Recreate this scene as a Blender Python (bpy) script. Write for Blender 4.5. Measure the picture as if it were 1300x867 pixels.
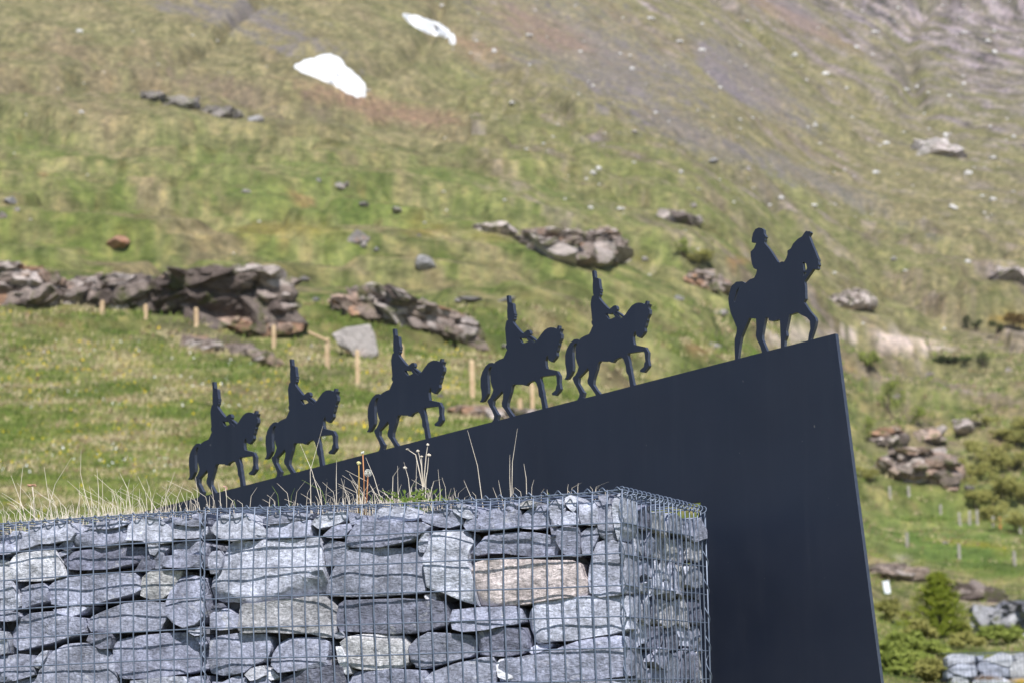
import bpy, bmesh, math, random
import numpy as np
from mathutils import Vector, Matrix, noise as mnoise
from mathutils.geometry import tessellate_polygon

for o in list(bpy.data.objects): bpy.data.objects.remove(o)
random.seed(7); RNG = np.random.default_rng(7)
SC = bpy.context.scene
COL = SC.collection
R = math.radians

# ------------------------------------------------------------------ camera
PITCH, ROLL, FPX = R(8.54), 0.0205, 3000.0
CAM = Vector((0, 0, 1.6))
F = Vector((0, math.cos(PITCH), math.sin(PITCH)))
R0 = Vector((1, 0, 0)); U0 = Vector((0, -math.sin(PITCH), math.cos(PITCH)))
RT = R0*math.cos(ROLL) - U0*math.sin(ROLL)
UP = U0*math.cos(ROLL) + R0*math.sin(ROLL)
cd = bpy.data.cameras.new('camera'); cam = bpy.data.objects.new('camera', cd); COL.objects.link(cam)
m = Matrix.Identity(4)
for i in range(3):
    m[i][0], m[i][1], m[i][2], m[i][3] = RT[i], UP[i], -F[i], CAM[i]
cam.matrix_world = m
cd.sensor_width = 36; cd.lens = 36*FPX/1300; cd.clip_start = .1; cd.clip_end = 5000
cd.dof.use_dof = True; cd.dof.focus_distance = 8.3; cd.dof.aperture_fstop = 5.2
SC.camera = cam

# ------------------------------------------------------------------ light
SUN_EL, SUN_AZ = R(52), R(7)           # behind the camera, a little to its right
S = Vector((math.sin(SUN_AZ)*math.cos(SUN_EL), -math.cos(SUN_AZ)*math.cos(SUN_EL), math.sin(SUN_EL)))
w = bpy.data.worlds.new('World'); SC.world = w; w.use_nodes = True
sky = w.node_tree.nodes.new('ShaderNodeTexSky'); sky.sky_type = 'NISHITA'; sky.sun_disc = False
sky.sun_elevation = SUN_EL; sky.sun_rotation = math.pi - SUN_AZ; sky.altitude = 2000
bg = w.node_tree.nodes['Background']; bg.inputs[1].default_value = .095
w.node_tree.links.new(sky.outputs[0], bg.inputs[0])
sd = bpy.data.lights.new('sun', 'SUN'); sd.energy = 4.7; sd.angle = R(.55); sd.color = (1, .965, .92)
so = bpy.data.objects.new('sun', sd); COL.objects.link(so)
so.rotation_euler = (-S).to_track_quat('-Z', 'Y').to_euler(); so.location = (0, -10, 30)
SC.view_settings.view_transform = 'Standard'; SC.view_settings.look = 'None'
SC.view_settings.exposure = 0.42; SC.view_settings.gamma = 1
SC.render.engine = 'CYCLES'

# ------------------------------------------------------------------ helpers
def ray(x, y):
    return F*FPX + RT*(x-650) + UP*(433.5-y)
def on_plane(x, y, P, N):
    d = ray(x, y); return CAM + d*((P-CAM).dot(N)/d.dot(N))
def proj(p):
    d = Vector(p)-CAM; k = FPX/d.dot(F)
    return 650+d.dot(RT)*k, 433.5-d.dot(UP)*k

def mk(name, verts, faces, mat, parent=None, smooth=False, loc=None):
    me = bpy.data.meshes.new(name); me.from_pydata([tuple(v) for v in verts], [], faces); me.validate()
    if mat: me.materials.append(mat)
    if smooth: me.shade_smooth()
    o = bpy.data.objects.new(name, me); COL.objects.link(o)
    if loc is not None: o.location = loc
    if parent: o.parent = parent
    return o
def tag(o, label=None, cat=None, group=None, kind=None):
    if label: o['label'] = label
    if cat: o['category'] = cat
    if group: o['group'] = group
    if kind: o['kind'] = kind
    return o
def thing(name, label, cat, loc=(0, 0, 0), group=None):
    o = bpy.data.objects.new(name, None); COL.objects.link(o); o.location = loc; o.empty_display_size = .1
    return tag(o, label, cat, group)
class MB:
    def __init__(s): s.v, s.f = [], []
    def tube(s, pts, r, n=5, r2=None, cap=True):
        pts = [Vector(p) for p in pts]; b = len(s.v); k = len(pts)
        for i, p in enumerate(pts):
            t = (pts[min(i+1, k-1)]-pts[max(i-1, 0)])
            t = t.normalized() if t.length > 1e-9 else Vector((0, 0, 1))
            a = t.cross(Vector((.31, .17, .93) if abs(t.z) < .9 else (1, .2, 0))).normalized(); c = t.cross(a)
            rr = r if r2 is None else r+(r2-r)*i/(k-1)
            for j in range(n):
                an = 2*math.pi*j/n; s.v.append(p+(a*math.cos(an)+c*math.sin(an))*rr)
        for i in range(k-1):
            for j in range(n):
                s.f.append((b+i*n+j, b+i*n+(j+1) % n, b+(i+1)*n+(j+1) % n, b+(i+1)*n+j))
        if cap:
            s.f.append(tuple(b+j for j in range(n))[::-1]); s.f.append(tuple(b+(k-1)*n+j for j in range(n)))
    def tri(s, a, b, c):
        i = len(s.v); s.v += [a, b, c]; s.f.append((i, i+1, i+2))
    def quad(s, a, b, c, d):
        i = len(s.v); s.v += [a, b, c, d]; s.f.append((i, i+1, i+2, i+3))
    def box(s, c, h, rz=0, top=1.0):
        i = len(s.v); c = Vector(c); M = Matrix.Rotation(rz, 3, 'Z')
        for z in (-1, 1):
            k = top if z > 0 else 1
            for x, y in ((-1, -1), (1, -1), (1, 1), (-1, 1)):
                s.v.append(c+M @ Vector((x*h[0]*k, y*h[1]*k, z*h[2])))
        s.f += [(i+3, i+2, i+1, i), (i+4, i+5, i+6, i+7)]+[(i+a, i+(a+1) % 4, i+4+(a+1) % 4, i+4+a) for a in range(4)]
    def build(s, name, mat, parent=None, smooth=False, origin=None):
        if origin is not None:
            o_ = Vector(origin); vs = [Vector(v)-o_ for v in s.v]
        else: vs = s.v
        return mk(name, vs, s.f, mat, parent, smooth, origin if parent is None else None)

# numpy gradient noise
def _h(ix, iy, seed):
    n = (ix*374761393 + iy*668265263 + seed*974634777) & 0xffffffff
    n = ((n ^ (n >> 13))*1274126177) & 0xffffffff
    return ((n ^ (n >> 16)) & 0xffff)/65535.0*2*math.pi
def perlin(x, y, seed=0):
    x0 = np.floor(x).astype(np.int64); y0 = np.floor(y).astype(np.int64); fx = x-x0; fy = y-y0
    def g(ix, iy, dx, dy):
        a = _h(ix, iy, seed); return np.cos(a)*dx+np.sin(a)*dy
    u = fx*fx*fx*(fx*(fx*6-15)+10); v = fy*fy*fy*(fy*(fy*6-15)+10)
    a = g(x0, y0, fx, fy); b = g(x0+1, y0, fx-1, fy); c = g(x0, y0+1, fx, fy-1); d = g(x0+1, y0+1, fx-1, fy-1)
    return ((a+(b-a)*u)*(1-v)+(c+(d-c)*u)*v)*1.5
def fbm(x, y, o=4, seed=0, gain=.5):
    t = np.zeros_like(x, dtype=float); a = 1.; k = 1.
    for i in range(o):
        t += a*perlin(x*k+i*17.3, y*k-i*9.1, seed+i); a *= gain; k *= 2.03
    return t
def sstep(a, b, x): 
    t = np.clip((x-a)/(b-a), 0, 1); return t*t*(3-2*t)

# ------------------------------------------------------------------ materials
def mat(name, rough=.8, spec=.3, metal=0.):
    M = bpy.data.materials.new(name); M.use_nodes = True; nt = M.node_tree
    b = nt.nodes['Principled BSDF']; b.inputs['Roughness'].default_value = rough
    b.inputs['Specular IOR Level'].default_value = spec; b.inputs['Metallic'].default_value = metal
    return M, nt, b
def N(nt, t, **kw):
    n = nt.nodes.new(t)
    for k, v in kw.items():
        if k.startswith('i_'): n.inputs[k[2:].replace('_', ' ')].default_value = v
        else: setattr(n, k, v)
    return n
def noise(nt, scale, detail=4, rough=.55, vec=None, dist=0.):
    n = N(nt, 'ShaderNodeTexNoise'); n.inputs['Scale'].default_value = scale; n.inputs['Detail'].default_value = detail
    n.inputs['Roughness'].default_value = rough; n.inputs['Distortion'].default_value = dist
    if vec is not None: nt.links.new(vec, n.inputs['Vector'])
    return n.outputs['Fac']
def ramp(nt, fac, stops):
    n = N(nt, 'ShaderNodeValToRGB'); e = n.color_ramp.elements
    while len(e) < len(stops): e.new(.5)
    for i, (p, c) in enumerate(stops):
        e[i].position = p; e[i].color = (*c, 1) if len(c) == 3 else c
    nt.links.new(fac, n.inputs[0]); return n.outputs[0]
def mix(nt, a, b, fac, mode='MIX'):
    n = N(nt, 'ShaderNodeMix', data_type='RGBA', blend_type=mode)
    for inp, v in ((6, a), (7, b), (0, fac)):
        if isinstance(v, (float, int)): n.inputs[inp].default_value = v
        elif isinstance(v, tuple): n.inputs[inp].default_value = (*v, 1)
        else: nt.links.new(v, n.inputs[inp])
    return n.outputs[2]
def bump(nt, b, h, strength, dist):
    n = N(nt, 'ShaderNodeBump'); n.inputs['Strength'].default_value = strength; n.inputs['Distance'].default_value = dist
    nt.links.new(h, n.inputs['Height']); nt.links.new(n.outputs[0], b.inputs['Normal'])
def g(v): return (v, v, v)

def flat_mat(name, c1, c2, scale=6, rough=.8, spec=.25):
    M, nt, b = mat(name, rough, spec); tc = N(nt, 'ShaderNodeTexCoord')
    nt.links.new(ramp(nt, noise(nt, scale, 4, vec=tc.outputs['Object']), [(.3, c1), (.7, c2)]), b.inputs['Base Color'])
    return M

# painted dark steel
M_STEEL, nt, b = mat('dark_painted_steel', .48, .4)
tc = N(nt, 'ShaderNodeTexCoord')
c = ramp(nt, noise(nt, 1.6, 5, .6, tc.outputs['Object'], .4), [(.3, (.0072, .0108, .0225)), (.7, (.0112, .0155, .0300))])
mp = N(nt, 'ShaderNodeMapping'); mp.inputs['Scale'].default_value = (14, 14, .8); nt.links.new(tc.outputs['Object'], mp.inputs[0])
c = mix(nt, c, (.032, .037, .052), ramp(nt, noise(nt, 1.5, 5, .65, mp.outputs[0]), [(.5, g(0)), (.85, g(.22))]))
c = mix(nt, c, (.12, .12, .12), ramp(nt, noise(nt, 55, 2, .5, tc.outputs['Object']), [(.76, g(0)), (.8, g(.6))]))
nt.links.new(c, b.inputs['Base Color'])
nt.links.new(ramp(nt, noise(nt, 5, 5, .6, tc.outputs['Object']), [(.3, g(.42)), (.7, g(.54))]), b.inputs['Roughness'])
bump(nt, b, noise(nt, 240, 2, .5, tc.outputs['Object']), .05, .002)

M_EDGE = flat_mat('highlit_cut_edge', (.034, .041, .068), (.06, .07, .105), 40, .4, .5)  # cut edges of the plates, with their bright highlights put into a lighter colour

# galvanised wire
M_WIRE, nt, b = mat('galvanised_wire', .45, .5, .35)
tc = N(nt, 'ShaderNodeTexCoord')
nt.links.new(ramp(nt, noise(nt, 30, 4, .6, tc.outputs['Object']), [(.3, (.11, .14, .205)), (.7, (.205, .245, .325))]), b.inputs['Base Color'])

# split grey schist of the gabions; colour of each stone from the object colour
def stone_mat(name, sc=1.):
    M, nt, b = mat(name, .86, .25)
    tc = N(nt, 'ShaderNodeTexCoord'); oi = N(nt, 'ShaderNodeObjectInfo')
    add = N(nt, 'ShaderNodeVectorMath', operation='MULTIPLY_ADD'); add.inputs[1].default_value = (1, 1, 1)
    cmb = N(nt, 'ShaderNodeCombineXYZ')
    mul = N(nt, 'ShaderNodeMath', operation='MULTIPLY'); mul.inputs[1].default_value = 37.
    nt.links.new(oi.outputs['Random'], mul.inputs[0])
    for i in range(3): nt.links.new(mul.outputs[0], cmb.inputs[i])
    nt.links.new(tc.outputs['Object'], add.inputs[0]); nt.links.new(cmb.outputs[0], add.inputs[2])
    v = add.outputs[0]
    base = oi.outputs['Color']
    c = mix(nt, base, ramp(nt, noise(nt, 9*sc, 6, .65, v, .6), [(.3, g(.58)), (.5, g(1.)), (.72, g(1.42))]), 1., 'MULTIPLY')
    mp = N(nt, 'ShaderNodeMapping'); mp.inputs['Scale'].default_value = (1, 1, 2.6); mp.inputs['Rotation'].default_value = (.1, .12, .2)
    nt.links.new(v, mp.inputs[0])
    c = mix(nt, c, ramp(nt, noise(nt, 9*sc, 5, .7, mp.outputs[0], 1.2), [(.32, g(.72)), (.5, g(1)), (.7, g(1.25))]), .6, 'MULTIPLY')
    c = mix(nt, c, ramp(nt, noise(nt, 75*sc, 4, .75, v), [(.3, g(.5)), (.5, g(1)), (.7, g(1.65))]), .95, 'MULTIPLY')
    c = mix(nt, c, (.6, .6, .61), ramp(nt, noise(nt, 17*sc, 5, .7, v, 1.), [(.6, g(0)), (.7, g(.55))]))          # pale mineral bloom
    c = mix(nt, c, (.27, .2, .13), ramp(nt, noise(nt, 5*sc, 5, .7, mp.outputs[0]), [(.66, g(0)), (.82, g(.4))]))   # ochre stain
    nt.links.new(c, b.inputs['Base Color'])
    h1 = noise(nt, 26*sc, 8, .68, mp.outputs[0], .5); h2 = noise(nt, 130*sc, 4, .6, v)
    ad = N(nt, 'ShaderNodeMath', operation='MULTIPLY_ADD'); ad.inputs[1].default_value = .35
    nt.links.new(h2, ad.inputs[0]); nt.links.new(h1, ad.inputs[2])
    bump(nt, b, ad.outputs[0], .75, .012/sc)
    return M
M_STONE = stone_mat('gabion_stone')
M_CORE = flat_mat('rubble_fill', (.12, .12, .13), (.24, .24, .26), 12)
M_SOIL = flat_mat('soil', (.07, .055, .04), (.16, .125, .09), 14)

# hill rock
def rock_mat(name, a, b_, rust, sc=1.):
    M, nt, b = mat(name, .9, .2)
    tc = N(nt, 'ShaderNodeTexCoord'); v = tc.outputs['Object']
    c = ramp(nt, noise(nt, .9*sc, 7, .7, v, .8), [(.3, a), (.5, tuple((x+y)/2 for x, y in zip(a, b_))), (.7, b_)])
    c = mix(nt, c, rust, ramp(nt, noise(nt, .55*sc, 5, .65, v, .5), [(.52, g(0)), (.66, g(.75))]))
    c = mix(nt, c, (.05, .05, .045), ramp(nt, noise(nt, 2.2*sc, 6, .7, v, .4), [(.55, g(0)), (.68, g(.8))]))
    c = mix(nt, c, (.12, .15, .045), ramp(nt, noise(nt, .8*sc, 5, .6, v), [(.6, g(0)), (.68, g(.8))]))
    nt.links.new(c, b.inputs['Base Color'])
    bump(nt, b, noise(nt, 3*sc, 8, .7, v, .4), 1., .35/sc)
    return M
M_ROCK = rock_mat('weathered_rock', (.16, .145, .14), (.46, .42, .4), (.4, .23, .15))
M_ROCKP = rock_mat('pale_rock', (.42, .38, .36), (.66, .6, .57), (.55, .42, .36), .8)
M_ROCKG = rock_mat('grey_rock', (.24, .235, .24), (.52, .5, .5), (.36, .28, .23), 1.2)

# ------------------------------------------------------------------ terrain (one sheet)
HY = 884.
TAB = {  # photo column x: (photo row y, distance in metres)
 -250: [(800,9.2),(760,12),(700,22),(650,33),(600,43),(550,54),(500,65),(450,78),(405,92),(390,100),(350,150),(300,185),(250,220),(200,258),(100,335),(0,410),(-150,530)],
 0:   [(800,9.2),(760,12),(700,22),(650,34),(600,45),(550,56),(500,68),(450,82),(400,98),(388,104),(350,145),(300,180),(250,218),(200,256),(100,332),(0,405),(-150,525)],
 350: [(800,9.2),(760,12),(700,24),(650,36),(600,47),(550,58),(500,70),(450,86),(425,98),(400,122),(350,155),(300,190),(250,228),(200,268),(100,345),(0,420),(-150,550)],
 650: [(800,9.4),(760,13),(700,26),(650,38),(600,50),(550,62),(500,78),(450,100),(400,135),(350,170),(300,205),(250,245),(200,287),(100,370),(0,450),(-150,600)],
 900: [(850,9.8),(815,14),(720,28),(650,50),(600,70),(550,95),(500,125),(450,155),(400,185),(350,215),(300,250),(250,290),(200,335),(100,425),(0,520),(-150,680)],
 1100:[(940,10),(905,17),(872,29),(838,42),(800,60),(750,85),(700,120),(650,155),(600,180),(550,202),(500,228),(450,257),(400,287),(350,318),(300,352),(250,390),(200,430),(100,512),(0,600),(-150,760)],
 1550:[(940,10),(905,17),(872,29),(838,44),(800,64),(750,92),(700,130),(650,165),(600,190),(550,212),(500,238),(450,268),(400,300),(350,333),(300,370),(250,408),(200,450),(100,535),(0,630),(-150,800)]}
mid = TAB[650]
NR, NC = 640, 560
yrow = np.linspace(800, -150, NR)
t_ = (800-yrow)/950
YR = np.exp(np.interp(yrow[::-1], [p[0] for p in mid][::-1], [math.log(p[1]) for p in mid][::-1]))[::-1]
# rows: near field first, beyond the mountain last
near = np.array([-8, -3, 0, 2, 3.5, 5, 6, 6.8, 7.2, 7.5, 7.8, 8.1, 8.4, 8.8, 9.1])
far = np.array([640, 700, 780, 900, 1050])
YR = np.concatenate([near, YR, far]); NRT = len(YR)
AC = np.linspace(-.36, .36, NC)
core = (AC > -.25) & (AC < .25)
AC = np.concatenate([np.linspace(-.9, -.27, 20), np.linspace(-.255, .255, NC), np.linspace(.27, .9, 20)]); NC = len(AC)
keys = sorted(TAB); ek = []
for k in keys:
    L = TAB[k]; ys = [p[0] for p in L]
    a_, e_, d_ = [], [], []
    for y, dist in L:
        r = ray(k, y); e_.append(r.z/r.y); d_.append(math.log(dist))
    sl = (e_[-1]*math.exp(d_[-1])-e_[-2]*math.exp(d_[-2]))/(math.exp(d_[-1])-math.exp(d_[-2]))
    Yl = np.maximum(YR, 1.)
    ee = np.interp(np.log(Yl), d_, e_)
    Ym = math.exp(d_[-1]); zb = e_[-1]*Ym
    ee = np.where(YR > Ym, (zb+(YR-Ym)*sl*.9)/np.maximum(YR, 1), ee)
    ek.append(ee)
ek = np.array(ek)                              # key x row
ak = [ray(k, 500).x/ray(k, 500).y for k in keys]
E = np.empty((NRT, NC))
for i in range(NRT): E[i] = np.interp(AC, ak, ek[:, i])
def blur(A, n, axis):
    k = np.hanning(n+2)[1:-1]; k /= k.sum()
    P = np.pad(A, [(n//2, n//2) if ax == axis else (0, 0) for ax in (0, 1)], mode='edge')
    return np.apply_along_axis(lambda v: np.convolve(v, k, 'valid'), axis, P)
E = blur(E, 61, 1); E = blur(E, 15, 0)
YY = np.repeat(YR[:, None], NC, 1)
XX = AC[None, :]*np.maximum(YY, 9)*np.ones_like(YY)
ZZ = 1.6+YY*E
# hummocks and ledges
fade = sstep(14, 60, YY)
ZZ += fade*(np.clip(YY/220, .05, 2.2)*.75*fbm(XX/26, YY/34, 3, 3) + np.clip(YY/160, .1, 1.6)*.28*fbm(XX/7.5, YY/10, 3, 8) + .07*fbm(XX/2.1, YY/2.6, 2, 5))
ZZ += fade*np.clip((YY-120)/200, 0, 1)*.9*np.abs(fbm((XX*.86+YY*.5)/30, (YY*.86-XX*.5)/9, 3, 21))
TH = R(20.5)
CORNER = on_plane(789.7, 676, CAM+F*7.5, F)       # front right edge of the gabion
SD = Vector((math.cos(TH), -math.sin(TH), 0)); NF = Vector((-math.sin(TH), -math.cos(TH), 0))
BD = -NF
q = (XX-CORNER.x)*BD.x+(YY-CORNER.y)*BD.y           # distance behind the gabion's face
nearm = YY < 9.3
sco = (XX-CORNER.x)*SD.x+(YY-CORNER.y)*SD.y
zn = np.clip(1.22*(YY+1)/8.3, 0, 1.22)+(.85*sstep(.92, 1.1, q))*(1-sstep(-.35, -.02, sco))
Zfront = np.interp(AC, AC, ZZ[len(near)])
ZZ = np.where(nearm, np.minimum(zn, 2.08), ZZ)
ZZ = np.where((YY >= 9.1) & (YY < 14), ZZ*sstep(9, 14, YY)+np.minimum(zn, 2.08)*(1-sstep(9, 14, YY)), ZZ)
# grassy banks and terraces of the middle distance
bn = fbm(XX/34, YY/17, 3, 101, .45); bm_ = sstep(62, 100, YY)*(1-sstep(300, 420, YY))
ZZ += bm_*np.clip(YY/140, .5, 1.7)*(1.15*sstep(-.035, .05, bn)+.8*sstep(.22, .3, bn)+.8*sstep(-.33, -.26, bn))
gl = fbm(XX/55, YY/300, 3, 131); ZZ -= sstep(200, 420, YY)*3.2*np.exp(-(gl/.09)**2)
bank = bm_*(np.exp(-((bn-.005)/.045)**2)+.7*np.exp(-((bn-.26)/.04)**2)+.7*np.exp(-((bn+.29)/.04)**2))
# projected photo position of every vertex, used only to place snow, soil and scree where they lie
dx, dy, dz = XX, YY, ZZ-1.6
dF = np.maximum(dy*F.y+dz*F.z, .5)
PX = 650+FPX*(dx*RT.x+dy*RT.y+dz*RT.z)/dF; PY = 433.5-FPX*(dx*UP.x+dy*UP.y+dz*UP.z)/dF

# albedo of the ground
def C(*a): return np.array(a)
def lerp(A, B, t): return A+(B-A)*t[..., None]
ca, sa = math.cos(R(-59.5)), math.sin(R(-59.5))
L1 = XX*ca+YY*sa; L2 = -XX*sa+YY*ca                 # along / across the fall line
s1 = fbm(L1/70, L2/9, 5, 31, .6); s2 = fbm(L1/26, L2/5, 5, 41, .6); s3 = fbm(XX/5, YY/7, 5, 51, .6); s4 = fbm(XX/1.3, YY/2, 4, 61, .6)
s5 = fbm(L1/120, L2/40, 4, 71)
farm = sstep(120, 330, YY)
green = C(.125, .175, .042); green2 = C(.19, .225, .068); straw = C(.335, .285, .155); brown = C(.26, .19, .135); olive = C(.215, .18, .07); grey = C(.19, .17, .182)
col = np.ones(XX.shape+(3,))*green
col = lerp(col, green2, np.clip(.5+s3*.9, 0, 1))
col = lerp(col, straw, np.clip(.30+.14*farm+(s2*.5+s1*.42)*(1-.35*farm)+.3*s4, 0, .95))
col = lerp(col, C(.095, .135, .035), np.clip((s1-.12)*1.7, 0, .7)*(1-.55*farm))
col = lerp(col, brown, np.clip((s2*.55+s5*.7-.34+.06*farm)*1.5, 0, .5))
col = lerp(col, C(.205, .165, .108), .58*farm)
col = lerp(col, olive, np.clip((s4-.2)*1.2, 0, .5)*(1-farm))
col *= (.95+.4*s4*(1-.4*farm)+.2*s3)[..., None]
def blob(cx, cy, rx, ry, ang=0, soft=.5, nz=.5, amp=1.):
    a = R(ang); x = (PX-cx); y = (PY-cy)
    u = (x*math.cos(a)+y*math.sin(a))/rx; v = (-x*math.sin(a)+y*math.cos(a))/ry
    d = np.sqrt(u*u+v*v)+nz*(s2*.7+s4*.4)
    return amp*np.clip((1-d)/soft, 0, 1)*(YY > 10)
col = lerp(col, C(.15, .115, .06), np.clip(bank*(.3+.6*fbm(XX/6, YY/6, 3, 141)), 0, .55))
# near meadow greener, with paler upper slopes
col = lerp(col, C(.15, .19, .045), blob(150, 560, 480, 170, 12, .8, .6, .35))
col = lerp(col, C(.14, .20, .05), blob(420, 240, 520, 60, 6, .9, .8, .35))
col = lerp(col, C(.15, .19, .05), blob(900, 240, 420, 60, 20, .9, .8, .3))
col = lerp(col, C(.13, .21, .05), blob(1200, 690, 160, 50, 8, .8, .3, .7))
col = lerp(col, C(.16, .2, .05), blob(60, 260, 260, 70, 8, .9, .8, .3))
# bare soil, scree
scr = np.clip(sstep(-120, 260, (PX-905)*.55-(PY-30)*1.15)*1.0+s2*.55+s4*.25-.08, 0, 1)*(YY > 200)*(PX > 600)
sp = fbm(L1/9, L2/3.2, 4, 91, .65)
col = lerp(col, np.clip(grey*C(1.06, 1., 1.03)*(1+1.1*sp)[..., None], .06, .6), scr*.92)
for a in [(760,70,170,60,25,.7,1.,.7),(300,22,150,24,18,.6,1.1,.75),(905,85,14,60,-38,.6,.5,.8),(1010,18,16,60,-55,.6,.5,.8),(960,110,30,95,-50,.6,.8,.7),(870,165,120,26,28,.6,.8,.6),(1030,225,150,14,24,.6,.9,.6)]:
    col = lerp(col, grey*C(1, .97, .98), blob(*a))
for a in [(470,135,130,16,17,.6,.5,.8),(560,150,60,14,10,.6,.5,.6),(600,60,70,20,30,.7,.6,.6),(690,40,90,26,25,.7,.6,.5),(1000,20,130,14,26,.6,.6,.4)]:
    col = lerp(col, C(.27, .175, .125), blob(*a))
for a in [(1140,433,85,9,8,.4,.2,1.),(1085,426,45,10,4,.5,.2,.9),(1010,425,60,16,0,.7,.7,.6),(1150,722,50,12,10,.6,.9,.8),(1240,760,50,20,10,.6,1.,.7)]:
    col = lerp(col, C(.6, .49, .44), blob(*a))
for a in [(1280,410,40,12,5,.6,.6,.8),(80,410,70,10,5,.7,.7,.4),(350,290,90,10,2,.6,.5,.5),(620,300,40,10,2,.6,.6,.4),(540,292,50,14,2,.6,.7,.5),(170,305,60,8,6,.6,.7,.5)]:
    col = lerp(col, C(.24, .17, .05), blob(*a))
for a in [(1170,560,60,30,10,.7,1.,.7),(260,430,70,18,18,.6,1.,.6),(300,120,110,22,14,.6,1.1,.6),(1180,380,50,10,20,.7,1.,.7),(620,520,60,10,8,.6,.8,.5)]:
    col = lerp(col, C(.2, .15, .12), blob(*a))
col = lerp(col, C(.3, .27, .03), blob(1240, 690, 60, 4, 6, .6, .4, .7))     # strip of yellow flowers
for a in [(270,187,16,6,0),(237,186,7,4,0),(30,175,9,4,5),(88,208,6,9,0),(155,208,9,7,0),(215,234,11,4,0),(395,275,20,5,-3),(545,266,24,4,2),(488,283,24,5,-2),(345,172,10,8,0),(180,275,18,4,4),(740,298,14,6,0),(815,330,16,8,0),(700,415,28,8,-4),(1215,460,22,4,0),(1060,215,20,4,6),(640,285,30,6,0),(300,545,20,12,10),(225,585,16,9,10),(900,290,30,6,20),(420,180,16,6,20)]:
    col = lerp(col, C(.105, .1, .035), blob(*a, .5, .5, .85))
for a in [(55,222,8,4,0),(362,298,14,6,4),(470,250,24,4,14),(385,252,26,5,18),(930,332,24,8,0),(880,440,34,7,8),(110,262,18,4,12),(1090,470,34,7,14)]:
    col = lerp(col, C(.33, .19, .1), blob(*a, .6, .6, .6))
col = np.clip(col, .02, .8)
verts = np.stack([XX, YY, ZZ], -1).reshape(-1, 3)
ii = (np.arange(NRT-1)[:, None]*NC+np.arange(NC-1)[None, :]).ravel()
faces = np.stack([ii, ii+1, ii+NC+1, ii+NC], 1)
me = bpy.data.meshes.new('hillside'); me.vertices.add(len(verts)); me.vertices.foreach_set('co', verts.ravel())
me.loops.add(faces.size); me.loops.foreach_set('vertex_index', faces.ravel().astype(np.int32))
me.polygons.add(len(faces)); me.polygons.foreach_set('loop_start', np.arange(0, faces.size, 4, dtype=np.int32))
me.update(calc_edges=True); me.validate(); me.shade_smooth()
at = me.color_attributes.new('tint', 'FLOAT_COLOR', 'POINT')
at.data.foreach_set('color', np.concatenate([col.reshape(-1, 3), np.ones((len(verts), 1))], 1).ravel())
M_GROUND, nt, b = mat('alpine_turf', .95, .1)
vc = N(nt, 'ShaderNodeVertexColor', layer_name='tint'); tc = N(nt, 'ShaderNodeTexCoord'); v = tc.outputs['Object']
c = mix(nt, vc.outputs[0], ramp(nt, noise(nt, 1.1, 7, .72, v), [(.3, g(.4)), (.5, g(.98)), (.7, (1.7, 1.6, 1.45))]), .9, 'MULTIPLY')
c = mix(nt, c, ramp(nt, noise(nt, .22, 6, .7, v, .4), [(.3, (.8, .85, .8)), (.5, g(1)), (.7, (1.2, 1.15, 1.1))]), .7, 'MULTIPLY')
nt.links.new(c, b.inputs['Base Color'])
bump(nt, b, noise(nt, .9, 8, .72, v), 1., .5)
me.materials.append(M_GROUND)
hill = bpy.data.objects.new('hillside', me); COL.objects.link(hill); tag(hill, 'green and straw coloured alpine slope rising to the mountain', kind='structure')

LY = YR
def tz(x, y):
    i = int(np.clip(np.searchsorted(LY, y)-1, 0, NRT-2)); fy = (y-LY[i])/(LY[i+1]-LY[i])
    a = x/max(y, 9); j = int(np.clip(np.searchsorted(AC, a)-1, 0, NC-2)); fa = (a-AC[j])/(AC[j+1]-AC[j])
    z0 = ZZ[i, j]*(1-fa)+ZZ[i, j+1]*fa; z1 = ZZ[i+1, j]*(1-fa)+ZZ[i+1, j+1]*fa
    return z0*(1-fy)+z1*fy
def ground_at(px, py, y0=12.):
    d = ray(px, py); a = d.x/d.y; e = d.z/d.y
    aj = np.clip(np.searchsorted(AC, a)-1, 0, NC-2); fa = (a-AC[aj])/(AC[aj+1]-AC[aj])
    zc = ZZ[:, aj]*(1-fa)+ZZ[:, aj+1]*fa; h = zc-(1.6+YR*e)
    k = np.where((h > 0) & (YR > y0))[0]
    if len(k) == 0: Y = 500.
    else:
        k = k[0]; h0, h1 = h[k-1], h[k]; t = h0/(h0-h1) if h1 != h0 else 0; t = min(max(t, 0), 1); Y = YR[k-1]+(YR[k]-YR[k-1])*t
    return Vector((a*Y, Y, tz(a*Y, Y)))

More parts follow.
